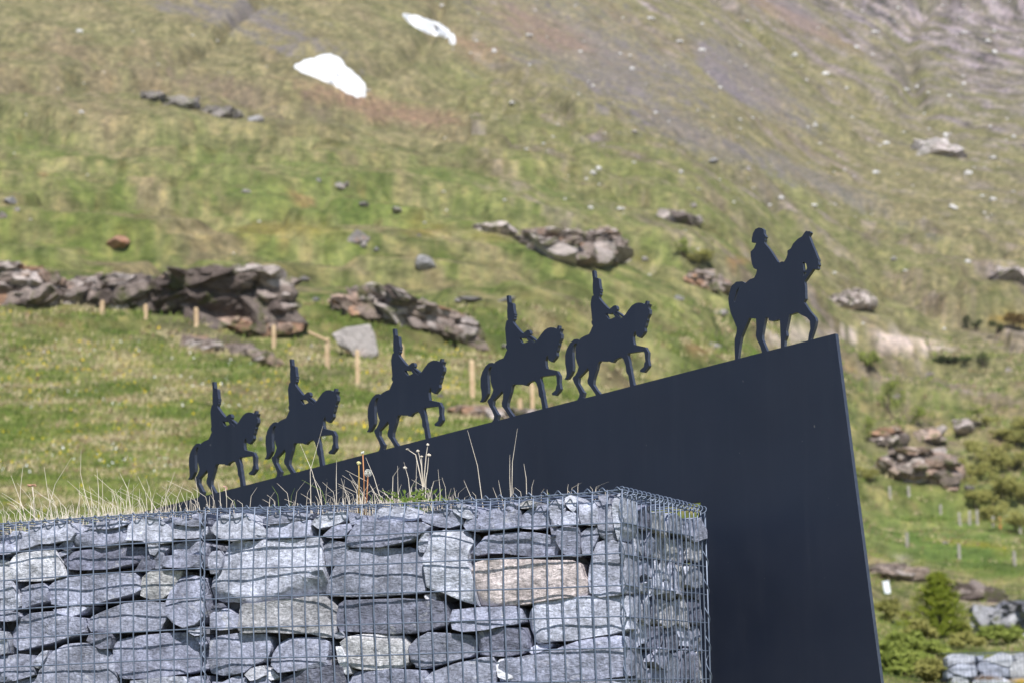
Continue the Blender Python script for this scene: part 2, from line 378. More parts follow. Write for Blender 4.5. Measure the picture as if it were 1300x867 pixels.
# ------------------------------------------------------------------ gabions
TILES = {'L0': (0, 640, 7.647), 'L0b': (0, 754, 7.647), 'L1': (160, 640, 7.647), 'L1b': (160, 754, 7.647), 'L2': (320, 630, 7.647), 'L2b': (320, 754, 7.647),
         'L3': (480, 630, 7.647), 'L3b': (480, 754, 7.647), 'L4': (640, 620, 7.647), 'L4b': (640, 754, 7.647), 'Z5': (0, 600, 3.2485), 'Z6': (320, 600, 3.2485), 'Z7': (600, 600, 3.2485), 'P': (0, 0, 1), 'G': (1180, 800, 10.83)}
GREY = (.285, .302, .39); DARK = (.165, .173, .232); PALE = (.54, .55, .61); BEIGE = (.51, .45, .44); LIGHT = (.405, .425, .515); WARM = (.40, .40, .425)
ST = [
 ('L0', LIGHT, [(45,300),(75,265),(150,265),(170,300),(170,420),(130,435),(90,400),(50,350)]),
 ('L0', GREY, [(-40,300),(30,300),(40,330),(30,360),(-40,365)]),
 ('L0', GREY, [(-40,385),(50,390),(115,450),(60,465),(-40,475)]),
 ('L0', LIGHT, [(180,430),(175,370),(200,310),(280,235),(370,195),(520,170),(650,175),(690,210),(720,270),(660,345),(560,350),(470,365),(380,370),(290,405)]),
 ('L0', GREY, [(690,340),(740,290),(830,245),(960,230),(1140,215),(1220,250),(1215,370),(1030,405),(800,405),(700,390)]),
 ('L0', LIGHT, [(800,200),(860,180),(1040,160),(1220,155),(1230,180),(1100,215),(900,235),(820,225)]),
 ('L1', LIGHT, [(5,200),(60,165),(150,150),(240,140),(300,150),(400,220),(430,310),(420,350),(330,370),(200,375),(160,345),(10,340)]),
 ('L1', GREY, [(345,150),(400,130),(450,170),(445,230),(420,265),(390,220)]),
 ('L1', LIGHT, [(430,270),(470,215),(540,200),(640,215),(750,210),(780,270),(720,315),(450,320)]),
 ('L1', GREY, [(450,150),(540,140),(640,150),(740,140),(770,180),(690,205),(580,195),(480,190)]),
 ('L1', GREY, [(610,95),(700,85),(760,85),(765,130),(700,135),(620,130)]),
 ('L0', PALE, [(60,560),(100,500),(200,470),(490,445),(520,500),(550,560),(600,690),(430,720),(170,735),(100,735),(70,650)]),
 ('L0', GREY, [(200,440),(300,410),(480,395),(540,420),(490,445),(320,455),(210,465)]),
 ('L0', GREY, [(550,400),(600,365),(660,360),(670,410),(620,430),(550,420)]),
 ('L0', GREY, [(520,470),(600,440),(650,450),(560,490)]),
 ('Z5', DARK, [(240,350),(265,325),(330,315),(420,305),(520,303),(595,302),(605,345),(560,365),(500,375),(410,392),(330,398),(275,395),(255,375)]),
 ('L0', PALE, [(-40,540),(40,560),(60,640),(80,720),(30,740),(-40,740)]),
 ('L0', LIGHT, [(-40,760),(70,755),(100,830),(105,890),(-40,900)]),
 ('Z5', GREY, [(75,480),(110,465),(160,457),(178,475),(178,525),(120,535),(78,555)]),
 ('Z5', GREY, [(182,470),(215,445),(260,432),(400,418),(530,412),(550,425),(560,480),(530,495),(440,515),(350,540),(230,545),(190,540)]),
 ('Z5', LIGHT, [(200,562),(270,554),(340,550),(300,580),(235,592)]),
 ('L1', DARK, [(50,630),(120,550),(200,490),(245,540),(230,610),(100,640)]),
 ('L1', LIGHT, [(205,395),(280,390),(295,430),(260,480),(225,470)]),
 ('L1', GREY, [(245,570),(260,510),(320,410),(370,405),(365,440),(330,480),(320,600),(250,610)]),
 ('L1', GREY, [(400,390),(580,360),(700,355),(720,400),(715,480),(560,485),(420,480)]),
 ('L1', GREY, [(340,500),(460,490),(620,490),(740,495),(760,520),(755,600),(600,600),(440,605),(335,600)]),
 ('Z5', WARM, [(570,430),(600,410),(640,405),(700,405),(730,405),(715,440),(680,490),(650,510),(600,515),(562,500)]),
 ('Z5', GREY, [(675,530),(690,490),(730,435),(775,425),(830,440),(838,520),(835,590),(800,620),(755,632),(710,612),(678,580)]),
 ('Z5', GREY, [(30,660),(70,600),(110,582),(200,575),(250,590),(330,600),(335,655),(280,672),(170,700),(60,730),(32,710)]),
 ('Z5', LIGHT, [(-12,505),(35,498),(60,505),(65,545),(35,565),(-12,575)]),
 ('Z5', GREY, [(-12,580),(50,575),(66,590),(55,604),(-12,608)]),
 ('Z5', LIGHT, [(-12,655),(18,660),(22,700),(18,735),(-12,745)]),
 ('Z5', GREY, [(342,625),(360,590),(420,568),(500,540),(580,532),(660,535),(662,600),(640,640),(600,645),(500,652),(360,652)]),
 ('Z5', DARK, [(345,690),(360,662),(440,660),(450,680),(440,720),(400,720)]),
 ('Z5', GREY, [(-12,760),(60,752),(115,755),(130,775),(128,830),(60,850),(-12,860)]),
 ('Z5', LIGHT, [(130,790),(165,740),(185,735),(180,760),(150,800)]),
 ('Z5', GREY, [(145,850),(165,790),(200,735),(240,712),(300,705),(350,710),(420,735),(440,770),(455,830),(462,880),(440,960),(150,960)]),
 ('Z5', GREY, [(445,720),(470,690),(520,678),(600,668),(680,662),(750,660),(800,690),(832,715),(832,800),(760,825),(640,840),(530,848),(480,840),(455,800)]),
 ('Z5', LIGHT, [(775,640),(832,635),(835,660),(800,665),(775,655)]),
 ('Z5', GREY, [(790,680),(828,670),(836,700),(828,715)]),
 ('Z5', LIGHT, [(530,858),(600,852),(740,840),(762,860),(750,930),(530,930)]),
 ('Z5', GREY, [(772,850),(835,840),(838,930),(772,930)]),
 ('Z5', GREY, [(-12,872),(60,862),(128,845),(138,900),(120,950),(-12,950)]),
 # right basket
 ('L1', LIGHT, [(785,240),(820,190),(900,100),(1120,95),(1200,170),(1300,230),(1330,310),(1000,340),(880,310)]),
 ('Z6', GREY, [(20,185),(60,180),(100,170),(180,165),(230,165),(225,185),(130,200),(60,210),(30,205)]),
 ('Z6', GREY, [(55,240),(62,215),(110,198),(180,192),(225,192),(228,255),(140,262),(60,262)]),
 ('L1', LIGHT, [(790,520),(820,470),(880,460),(905,520),(890,600),(860,660),(800,660)]),
 ('P', LIGHT, [(263,745),(266,732),(277,722),(281,705),(284,690),(290,686),(320,687),(400,682),(404,700),(408,735),(408,752),(380,757),(320,763),(275,762),(264,757)]),
 ('Z6', GREY, [(285,300),(310,280),(380,290),(378,320),(350,345),(330,372),(292,378)]),
 ('Z6', LIGHT, [(240,205),(260,180),(300,165),(380,160),(378,190),(340,205),(270,225)]),
 ('Z6', GREY, [(285,255),(330,220),(390,208),(395,230),(360,260),(300,262)]),
 ('Z6', GREY, [(395,185),(450,175),(455,190),(420,203),(400,208)]),
 ('Z6', GREY, [(380,290),(395,250),(430,205),(460,194),(600,205),(690,203),(725,220),(700,240),(670,260),(640,275),(520,300),(400,305)]),
 ('Z6', LIGHT, [(480,165),(520,145),(620,140),(660,160),(676,180),(640,192),(520,190),(480,182)]),
 ('Z6', GREY, [(690,178),(720,160),(790,150),(850,180),(855,205),(800,220),(740,210),(695,195)]),
 ('Z6', LIGHT, [(820,145),(850,132),(880,150),(910,182),(880,185),(830,160)]),
 ('Z6', GREY, [(868,215),(880,190),(905,182),(930,215),(928,235),(880,230)]),
 ('Z6', GREY, [(292,490),(320,410),(335,375),(380,325),(400,315),(520,312),(620,308),(680,320),(697,350),(700,440),(695,490),(600,497),(450,505),(310,505)]),
 ('L3', LIGHT, [(440,640),(435,590),(480,440),(530,360),(620,330),(820,350),(890,450),(850,540),(830,640),(870,720),(905,860),(925,1040),(800,1000),(640,930),(460,860),(445,760)]),
 ('Z6', LIGHT, [(675,300),(690,255),(715,247),(712,275),(698,320),(680,318)]),
 ('P', BEIGE, [(597,725),(601,714),(618,710),(660,711),(723,711),(734,716),(737,730),(743,739),(743,753),(722,757),(700,759),(660,765),(625,768),(604,767),(600,745)]),
 ('P', GREY, [(592,702),(604,690),(612,680),(625,677),(672,675.5),(699,680),(703,692),(701,703),(674,705),(640,700),(615,701),(602,704)]),
 ('Z7', GREY, [(10,215),(20,170),(60,155),(130,148),(180,155),(188,215),(120,225),(20,235)]),
 ('Z7', GREY, [(195,175),(230,140),(300,132),(305,215),(250,225),(195,222)]),
 ('L4', LIGHT, [(430,150),(480,110),(560,120),(560,200),(520,280),(490,350),(440,350)]),
 ('L4', LIGHT, [(570,90),(620,70),(670,110),(680,170),(650,210),(590,140)]),
 ('L4', LIGHT, [(510,330),(540,270),(590,225),(660,240),(700,290),(690,340),(570,350)]),
 ('L4', LIGHT, [(720,160),(780,140),(850,130),(880,230),(888,320),(860,345),(740,330),(725,250)]),
 ('L4', GREY, [(890,70),(980,60),(1000,150),(1030,330),(1055,470),(980,485),(920,450),(897,330)]),
 ('L4', LIGHT, [(1045,180),(1060,90),(1110,45),(1135,120),(1138,280),(1130,400),(1085,490),(1065,370)]),
 ('L4', GREY, [(500,500),(520,400),(580,380),(690,385),(705,450),(705,600),(700,640),(620,640),(560,610)]),
 ('L4', GREY, [(730,430),(780,390),(880,380),(890,450),(840,560),(820,620),(745,615)]),
 ('L4', GREY, [(430,370),(480,370),(490,430),(450,450)]),
 ('Z7', LIGHT, [(472,440),(485,340),(500,290),(545,275),(612,290),(616,490),(600,497),(520,505),(478,490)]),
 ('Z7', LIGHT, [(212,600),(220,575),(250,530),(330,525),(440,512),(540,507),(618,504),(622,570),(622,640),(560,662),(440,680),(330,690),(260,700),(240,690),(225,640)]),
 ('Z7', GREY, [(95,810),(110,775),(190,760),(270,742),(330,735),(440,690),(560,672),(622,675),(628,760),(626,835),(560,845),(400,850),(280,857),(110,858)]),
 ('P', GREY, [(570,785),(575,774),(597,772),(650,769),(657,773),(658,788),(646,792),(620,796),(590,801),(575,798)]),
 ('P', DARK, [(599,808),(605,802),(640,797),(658,797),(665,808),(668,822),(660,828),(640,831),(605,830)]),
 ('Z6', GREY, [(640,720),(680,680),(720,660),(800,665),(880,670),(902,690),(902,740),(880,755),(800,775),(740,790),(680,800),(650,780)]),
 ('Z6', WARM, [(360,700),(385,675),(440,668),(540,668),(600,672),(630,710),(628,780),(600,800),(520,808),(440,808),(400,800),(375,760)]),
 ('Z6', PALE, [(338,720),(358,720),(382,780),(392,820),(370,825),(345,760)]),
 ('Z6', GREY, [(75,740),(100,700),(140,685),(260,678),(295,700),(300,740),(290,770),(300,790),(220,805),(110,820),(75,790)]),
 ('P', GREY, [(262.5,830),(264,812),(278,806),(304,805),(330,805),(337,809),(340,820),(337,832),(330,838),(318,842),(306,851),(278,856.5),(263,853)]),
 ('P', WARM, [(301,775),(305,766),(330,765),(360,761),(405,757),(413,763),(421,773),(419,786),(421,800),(415,808),(405,808),(390,803),(345,801),(306,803),(300,795)]),
 ('L1b', GREY, [(790,300),(800,190),(840,160),(930,150),(990,190),(1060,210),(1065,300),(1065,320),(900,335),(800,335)]),
 ('L1b', DARK, [(800,130),(860,95),(890,120),(860,148),(810,145)]),
 ('Z6', DARK, [(340,580),(350,540),(375,525),(520,522),(700,522),(770,530),(795,560),(798,610),(790,625),(700,650),(600,658),(480,655),(350,650),(340,620)]),
 ('Z6', DARK, [(60,900),(110,850),(200,820),(330,795),(355,800),(365,900),(350,960),(60,960)]),
 ('Z6', GREY, [(372,860),(400,820),(560,812),(700,815),(712,840),(705,930),(375,930)]),
 ('Z6', GREY, [(718,850),(740,820),(830,790),(930,765),(980,760),(990,790),(985,930),(720,930)]),
 ('L3b', PALE, [(1130,680),(1160,640),(1250,620),(1320,640),(1310,800),(1250,820),(1150,790)]),
 ('L1b', PALE, [(1140,780),(1200,730),(1310,700),(1330,780),(1200,830)]),
 ('L2b', PALE, [(85,715),(150,740),(220,800),(150,820),(100,780)]),
 ('L2b', GREY, [(-40,840),(100,815),(130,864),(120,960),(-40,980)]),
 ('Z5', GREY, [(860,862),(905,866),(960,840),(1000,850),(998,930),(860,930)]),
 ('L3b', GREY, [(310,620),(420,610),(520,680),(420,710),(340,700)]),
 ('L4b', LIGHT, [(190,540),(270,500),(410,480),(400,510),(250,570)]),
 ('Z7', GREY, [(60,872),(110,866),(280,868),(620,855),(630,940),(60,960)]),
 ('L4', WARM, [(110,150),(200,120),(280,130),(270,165),(150,180)]),
 ('L4', GREY, [(0,150),(60,140),(100,180),(20,200)]),
 ('L3', LIGHT, [(700,110),(770,75),(850,100),(850,190),(800,180),(720,140)]),
 ('L3', GREY, [(860,110),(900,100),(940,150),(930,180),(865,185)]),
 ('L3b', WARM, [(415,10),(500,-5),(505,45),(440,50)]),
 ('L2b', LIGHT, [(770,390),(830,370),(860,410),(800,420)]),
]
def resample(poly, n):
    P = [Vector(p) for p in poly]; L = [(P[(i+1) % len(P)]-P[i]).length for i in range(len(P))]; T = sum(L); out = []
    # keep corners: points per edge by length
    for i, p in enumerate(P):
        k = max(1, round(n*L[i]/T)); qn = P[(i+1) % len(P)]
        for j in range(k): out.append(p.lerp(qn, j/k))
    return out
def smooth_poly(P, a):
    n = len(P); return [P[i]*(1-a)+(P[i-1]+P[(i+1) % n])*(a/2) for i in range(n)]
def stone_mesh(poly, O, Sd, Nd, depth, rnd, n=34, back=.012, rough=1.):
    """poly: outline (s, z) in the face plane through O; Nd outward. Returns verts relative to O, faces."""
    P = smooth_poly(resample([Vector(p) for p in poly], n), .03); n = len(P)
    c0 = sum(P, Vector((0, 0)))/n; P = [c0+(p-c0)*(1+.0054/max(.012, (p-c0).length)) for p in P]
    if sum(P[i].x*P[(i+1) % n].y-P[(i+1) % n].x*P[i].y for i in range(n)) < 0: P = P[::-1]
    c = sum(P, Vector((0, 0)))/n
    ext = max((p-c).length for p in P); mn = min(max((p-c).length for p in P), .12)
    sx = rnd.random()*50; sz = rnd.random()*50
    h0 = -back+.004-rnd.random()*.026
    tilt = Vector((rnd.uniform(-.12, .12), rnd.uniform(-.24, .12)))*min(1., .11/ext)
    fac = []
    for k in range(rnd.choice((2, 3, 3))):
        an = rnd.uniform(0, 2*math.pi); dr = Vector((math.cos(an), math.sin(an))); w = max(p.dot(dr)-c.dot(dr) for p in P)
        fac.append((dr, w*rnd.uniform(.55, .9), rnd.choice((.15, .25, .4, .6, .9))))
    def hgt(p):
        d = p-c; h = d.dot(tilt)
        for dr, w0, sl in fac:
            h = min(h, -(d.dot(dr)-w0)*sl+.004) if d.dot(dr) > w0 else h
        v = Vector((p.x*1., p.y*2.2, sx))
        h += rough*(.007*mnoise.fractal(v*8, 1., 2.1, 4)+.004*(abs(mnoise.noise(Vector((p.x*10, p.y*22, sz))))-.3))
        return h
    rings = [(.93, -depth), (1., -.05), (1.0, -.010), (.995, -.002), (.975, 0), (.88, 0), (.74, 0), (.6, 0), (.45, 0), (.3, 0), (.15, 0)]
    V = []; Fc = []; Zv = Vector((0, 0, 1))
    for sc, off in rings:
        for p in P:
            jit = 1+.05*mnoise.noise(Vector((p.x*22, p.y*22, sz+7)))*(1 if sc > .9 else 0)
            qv = c+(p-c)*sc*jit
            if off < -.03: h = h0+off
            else: h = h0+off*(.6+.8*abs(mnoise.noise(Vector((p.x*8, p.y*8, sx)))))+hgt(qv)
            V.append(Sd*qv.x+Zv*qv.y+Nd*h)
    V.append(Sd*c.x+Zv*c.y+Nd*(h0+hgt(c)))
    for r in range(len(rings)-1):
        for i in range(n):
            Fc.append((r*n+i, r*n+(i+1) % n, (r+1)*n+(i+1) % n, (r+1)*n+i))
    b = (len(rings)-1)*n
    for i in range(n): Fc.append((b+i, b+(i+1) % n, len(V)-1))
    Fc.append(tuple(range(n))[::-1])
    return V, Fc
def add_stone(parent, poly, O, Sd, Nd, color, rnd, depth=.2, n=34, back=.012, rough=1.):
    V, Fc = stone_mesh(poly, O, Sd, Nd, depth, rnd, n, back, rough)
    c = sum(V, Vector())/len(V); base = Vector(parent.location)
    o = mk('stone', [v-c for v in V], Fc, M_STONE, parent, True); o.location = O+c-base
    o.data.set_sharp_from_angle(angle=R(33))
    k = rnd.uniform(.86, 1.14); o.color = (color[0]*k, color[1]*k, color[2]*k*rnd.uniform(.97, 1.03), 1)
    return o
def to_sz(px, py, O, Sd, Nd):
    p = on_plane(px, py, O, Nd)-O; return Vector((p.dot(Sd), p.z))

ZTOP = on_plane(789, 621, CORNER, NF).z; ZROW = [on_plane(790, y, CORNER, NF).z for y in (621, 663.2, 701.3, 742.2, 781.7, 821.6, 861.9)]
dzr = (ZROW[1]-ZROW[6])/5
ZR = [ZTOP]+[ZROW[1]-dzr*i for i in range(11)]
ZBASE = 1.2; ZR = [z for z in ZR if z > ZBASE]+[ZBASE]
DEPTH = .95
CO = Vector((CORNER.x, CORNER.y, 0))
def fpt(s, z, q=0.): return CO+SD*s+BD*q+Vector((0, 0, z))
bas_r = thing('gabion_basket', 'wire gabion filled with stacked grey stones whose end face meets the steel panel', 'gabion', fpt(-.75, ZBASE, .45), 'gabion baskets of the wall')
bas_l = thing('gabion_basket', 'grassy wire gabion of grey stones with a sagging top edge, away from the steel panel', 'gabion', fpt(-2.25, ZBASE, .45), 'gabion baskets of the wall')
rnd = random.Random(11)
for tl, colr, poly in ST:
    ox, oy, k = TILES[tl]; pp = [(ox+x/k, oy+y/k) for x, y in poly]
    mx = sum(p[0] for p in pp)/len(pp); par = bas_r if mx > 259 else bas_l
    if par is bas_l: pp = [(min(x, 256.5), y) for x, y in pp]
    sz = [to_sz(x, y, CO, SD, NF) for x, y in pp]
    add_stone(par, sz, CO, SD, NF, colr, rnd, .2 if mx < 700 else .15)
# courses below and beside the photographed part, so the baskets stand on the ground
def fill_courses(parent, O, Sd, Nd, s0, s1, zs, depth, n=20, wmin=.14, wmax=.36, back=.012):
    z1 = zs[0]
    for z0 in zs[1:]:
        s = s0
        while s < s1-.04:
            w = min(rnd.uniform(wmin, wmax), s1-s)
            if s1-s-w < .08: w = s1-s
            hb = z1-z0; j = lambda a=.014: rnd.uniform(-a, a); gp = .008
            if hb > .1 and rnd.random() < .22 and w < .22:
                zm = z0+hb*rnd.uniform(.4, .6); parts = [(z0, zm), (zm, z1)]
            else: parts = [(z0, z1)]
            for a, b_ in parts:
                p = [(s+gp, a+gp+j()), (s+w*.5, a+gp+j()), (s+w-gp, a+gp+j()), (s+w-gp+j(.008), (a+b_)/2), (s+w-gp-rnd.random()*.03, b_-gp+j()), (s+w*.5, b_-gp+j()), (s+gp+rnd.random()*.03, b_-gp+j()), (s+gp+j(.008), (a+b_)/2)]
                colr = rnd.choice((GREY, GREY, LIGHT, DARK, WARM, LIGHT))
                add_stone(parent, [Vector(t) for t in p], O, Sd, Nd, colr, rnd, depth, n, back)
            s += w
        z1 = z0
zlow = to_sz(500, 885, CO, SD, NF).y
fill_courses(bas_r, CO, SD, NF, -1.48, 0, [zlow-.03, zlow-.17, ZBASE], .2)
zl2 = to_sz(100, 893, CO, SD, NF).y
sl0 = to_sz(0, 700, CO, SD, NF).x
fill_courses(bas_l, CO, SD, NF, sl0-.02, -1.55, [zl2-.02, zl2-.15, ZBASE], .2)
fill_courses(bas_l, CO, SD, NF, sl0-.72, sl0-.02, [ZTOP-.1, ZTOP-.22, ZTOP-.34, ZTOP-.48, ZTOP-.6, ZTOP-.76, ZBASE], .2)
# end face of the right basket
SR = BD; NR_ = SD
zz = [ZTOP-.035, ZTOP-.115, ZTOP-.2, ZTOP-.325, ZTOP-.42, ZTOP-.5, ZTOP-.62, ZTOP-.76, ZTOP-.9, ZBASE]
fill_courses(bas_r, CO, SR, NR_, .145, DEPTH-.004, zz, .16, 24, .06, .19, .004)
# rubble inside, soil on top
def blob_ico(mb, c, r, rnd):
    bm = bmesh.new(); bmesh.ops.create_icosphere(bm, subdivisions=1, radius=1)
    b = len(mb.v); sc = Vector((r*rnd.uniform(.8, 1.4), r*rnd.uniform(.8, 1.3), r*rnd.uniform(.5, .9)))
    for v in bm.verts:
        k = 1+.3*mnoise.noise(v.co*2+Vector((rnd.random(), 3, c[0]*9))); mb.v.append(Vector(c)+Vector((v.co.x*sc.x, v.co.y*sc.y, v.co.z*sc.z))*k)
    for f in bm.faces: mb.f.append(tuple(b+v.index for v in f.verts))
    bm.free()
for par, s0, s1 in ((bas_r, -1.46, -.06), (bas_l, -2.95, -1.56)):
    mb = MB()
    for i in range(210):
        blob_ico(mb, fpt(rnd.uniform(s0, s1-.08), rnd.uniform(ZBASE+.06, ZTOP-.13), rnd.choice((.16, .2, .24, .34, .5))+rnd.uniform(-.02, .04)), rnd.uniform(.06, .1), rnd)
    if par is bas_r:
        for i in range(150):
            blob_ico(mb, fpt(-rnd.uniform(.12, .26), rnd.uniform(ZBASE+.06, ZTOP-.12), rnd.uniform(.12, DEPTH-.06)), rnd.uniform(.05, .09), rnd)
        for i in range(200):
            blob_ico(mb, fpt(-rnd.uniform(.09, .5), rnd.uniform(ZBASE+.06, ZTOP-.1), DEPTH-.09+rnd.uniform(-.03, .02)), rnd.uniform(.05, .08), rnd)
    for i in range(46):                            # fist-sized top layer
        ztop = ZTOP-.075 if par is bas_r else ZTOP-.12-.022*0
        blob_ico(mb, fpt(rnd.uniform(s0, s1-.05), ztop+rnd.uniform(-.02, .015), rnd.uniform(.1, .4)), rnd.uniform(.03, .055), rnd)
    o = mb.build('rubble_fill', M_CORE, None); o.parent = par; o.location = -Vector(par.location); tag(o, kind='stuff')
    # soil slab, uneven
    V = []; Fc = []; nu, nv = 40, 14
    for i in range(nu+1):
        for j in range(nv+1):
            s = s0+(s1-s0)*i/nu; qd = .12+(DEPTH-.16)*j/nv
            zt = (ZTOP-.07 if par is bas_r else ZTOP-.125-.03*(s0+1.5-s)) if True else 0
            zt = ZTOP-.075 if par is bas_r else ZTOP-.075-max(0, (-1.5-s))*.03
            V.append(fpt(s, zt+.02*mnoise.noise(Vector((s*9, qd*9, 1)))-(.1 if j == 0 else 0), qd)-Vector(par.location))
    for i in range(nu):
        for j in range(nv):
            a = i*(nv+1)+j; Fc.append((a, a+nv+1, a+nv+2, a+1))
    o = mk('soil_fill', V, Fc, M_SOIL, par, True)
    V = []; Fc = []
    for i in range(nu+1):
        for j in range(nv+1):
            s = s0+(s1-.1-s0)*i/nu; z = ZBASE+(ZTOP-.12-ZBASE)*j/nv; V.append(fpt(s, z, .56+.05*mnoise.noise(Vector((s*7, z*7, 4))))-Vector(par.location))
    for i in range(nu):
        for j in range(nv):
            a = i*(nv+1)+j; Fc.append((a, a+nv+1, a+nv+2, a+1))
    mk('soil_backing', V, Fc, M_SOIL, par, True)

# wire mesh; wire positions read off the photograph, on the basket's own faces
def px_front(x, y): return on_plane(x, y, CORNER, NF)
XW = [260.4,275.7,291.4,307.1,322.7,339,355,372,388.7,405.7,422.7,439.7,458,475.6,493.7,512,530.3,548,566.3,585,603.2,621.2,639.8,658.3,676.4,694.9,713.9,733.1,751.8,770.8,789.7]
def xoff(x, y):
    xs = (290, 400, 570, 740)
    tb = {632: (1.5, 3, 2.5, .8), 686: (0, 0, 0, 0), 754: (-.5, -1.5, -.5, 1.5), 810: (0, .8, 2, 3.5), 867: (.6, 3.3, 4.5, 6), 1040: (5, 8, 9, 11)}
    ys = sorted(tb); return np.interp(y, ys, [np.interp(x, xs, tb[k]) for k in ys])
def ytop_r(x): return np.interp(x, (258, 322, 480, 645, 750, 790), (646, 644, 640, 632, 625, 621))
ROWR = [[(262,685.1),(323,683.4),(475,678.5),(566,673.6),(640,671),(658,668.6),(771,663.8),(790,663.2)], [(262,722.4),(322,721),(475,715.9),(640,708.7),(771,702.6),(790,701.3)],
        [(262,760.5),(322,757),(474,753),(692,746.2),(790,742.2)], [(262,797),(322,796),(477,791.8),(640,786),(791,781.7)], [(264,835),(323,835),(477,831.5),(640,825.7),(792,821.6)],
        [(264,874),(480,870),(700,865),(793,861.9)], [(264,911),(480,908),(795,901)], [(264,949),(795,941)], [(264,987),(796,980)]]
XL = [254.8-i*.0 for i in range(1)]+[237.4, 220.4, 203.2, 186.4, 169.2, 152.7, 136, 119, 102.7, 86.3, 70.4, 53.6, 37.9, 21.6, 5]+[5-16.1*i for i in range(1, 15)]
def ytop_l(x): return np.interp(x, (-230, 0, 168, 257), (680, 664.5, 653, 648))
ROWL = [[(-230,717),(5,701),(168,689.7),(256,685)], [(-230,753),(0,736.8),(168,725),(256,721)], [(-230,789),(0,774.3),(168,763),(256,758)], [(-230,824),(0,810.9),(168,801.7),(256,797.5)], [(-230,860),(0,846.8),(168,839),(256,835)], [(-230,896),(0,883),(256,873)], [(-230,931),(0,919),(256,911)], [(-230,968),(0,956),(256,949)], [(-230,1004),(0,994),(256,987)]]
WR = .0025
def wob(p, k=.003): return p+NF*(k*mnoise.noise(p*5))+SD*(.0012*mnoise.noise(p*11+Vector((9, 2, 1))))
def finish(mb, name, par):
    o = mb.build(name, M_WIRE, None, True); o.parent = par; o.location = -Vector(par.location); tag(o, kind='stuff'); return o
for par, xs, yt, rows, left in ((bas_r, XW, ytop_r, ROWR, False), (bas_l, XL, ytop_l, ROWL, True)):
    mb = MB()
    for x in xs:
        y0 = yt(x); pts = []
        for y in np.linspace(y0-1, 1010, 16):
            xx = x+(xoff(x, y) if not left else np.interp(y, (640, 696, 867, 1010), (-.6, 0, 1.6, 3)))
            p = px_front(xx, y)
            if p.z > ZBASE-.02: pts.append(wob(p)+NF*.004)
        mb.tube(pts, WR, 6)
    for row in [[(x, yt(x)) for x in sorted(xs)]]+rows:
        X0, X1 = row[0][0], row[-1][0]; pts = []
        for x in np.linspace(X0-2, X1+(1 if not left else 0), 60):
            y = np.interp(x, [p[0] for p in row], [p[1] for p in row])
            xx = x+(xoff(x, y) if (not left and 262 < x < 788) else 0)
            p = px_front(xx, y)
            if p.z > ZBASE-.02: pts.append(wob(p))
        if len(pts) > 2: mb.tube(pts, WR, 6)
    finish(mb, 'front_wire_mesh', par)
    # lid: wires running back from the front edge and along
    mb = MB(); sx = [to_sz(x, yt(x), CO, SD, NF) for x in sorted(xs)]
    for s in sx: mb.tube([fpt(s.x, s.y, 0), fpt(s.x+.002, s.y+.004*mnoise.noise(Vector((s.x*9, 0, 0))), .3), fpt(s.x, s.y, .62), fpt(s.x, s.y, DEPTH)], WR, 5)
    for qd in np.arange(.1, DEPTH+.01, .1):
        mb.tube([fpt(s.x, s.y+.006*mnoise.noise(Vector((s.x*6, qd*9, 3))), qd) for s in sx], WR, 5)
    finish(mb, 'lid_wire_mesh', par)
# end face mesh of the right basket
mb = MB()
for i in range(1, 20):
    qd = i*.05
    mb.tube([fpt(.004+.003*mnoise.noise(Vector((qd*7, z*5, 2))), z, qd+.002*mnoise.noise(Vector((qd*17, z*9, 5)))) for z in np.linspace(ZBASE, ZTOP, 14)], WR, 6)
for z in ZR:
    mb.tube([fpt(.003*mnoise.noise(Vector((qd*7, z*5, 4))), z+.003*mnoise.noise(Vector((qd*5, z*8, 4))), qd) for qd in np.linspace(-.003, DEPTH+.01, 24)], WR, 6)
mb.tube([fpt(.004, z, DEPTH) for z in (ZBASE, ZTOP)], WR*1.2, 6); finish(mb, 'end_wire_mesh', bas_r)
# spiral binders along the edges
def helix(mb, a, b, r, pitch, u, v, ph=0., wr=.0021):
    a = Vector(a); b = Vector(b); L = (b-a).length; n = max(8, int(L/pitch*12)); pts = []
    for i in range(n+1):
        an = 2*math.pi*(L/pitch)*i/n+ph; rr = r*(1+.15*mnoise.noise(Vector((i*.2, ph, 1))))
        pts.append(a.lerp(b, i/n)+u*math.cos(an)*rr+v*math.sin(an)*rr)
    mb.tube(pts, wr, 5)
Zv = Vector((0, 0, 1)); mb = MB()
helix(mb, fpt(.0, ZTOP-.002, .0), fpt(.0, ZTOP-.002, DEPTH), .013, .047, SD, Zv, .4)
helix(mb, fpt(0, ZTOP, 0), fpt(0, ZBASE, 0), .006, .1, SD, BD, .2)
helix(mb, fpt(0, ZTOP, DEPTH), fpt(0, ZBASE, DEPTH), .009, .1, SD, BD, 1.)
p0, p1 = px_front(560, ytop_r(560)), px_front(789, 621.); helix(mb, p0, p1, .009, .05, BD, Zv, .9)
p0, p1 = px_front(259, 646), px_front(480, 640); helix(mb, p0, p1, .009, .05, BD, Zv, .2)
finish(mb, 'spiral_binder', bas_r)
mb = MB(); helix(mb, px_front(-220, ytop_l(-220)), px_front(256, 648), .009, .05, BD, Zv, 0)
helix(mb, px_front(257, 650), px_front(262, 1000), .006, .05, SD, BD, 0); finish(mb, 'spiral_binder', bas_l)

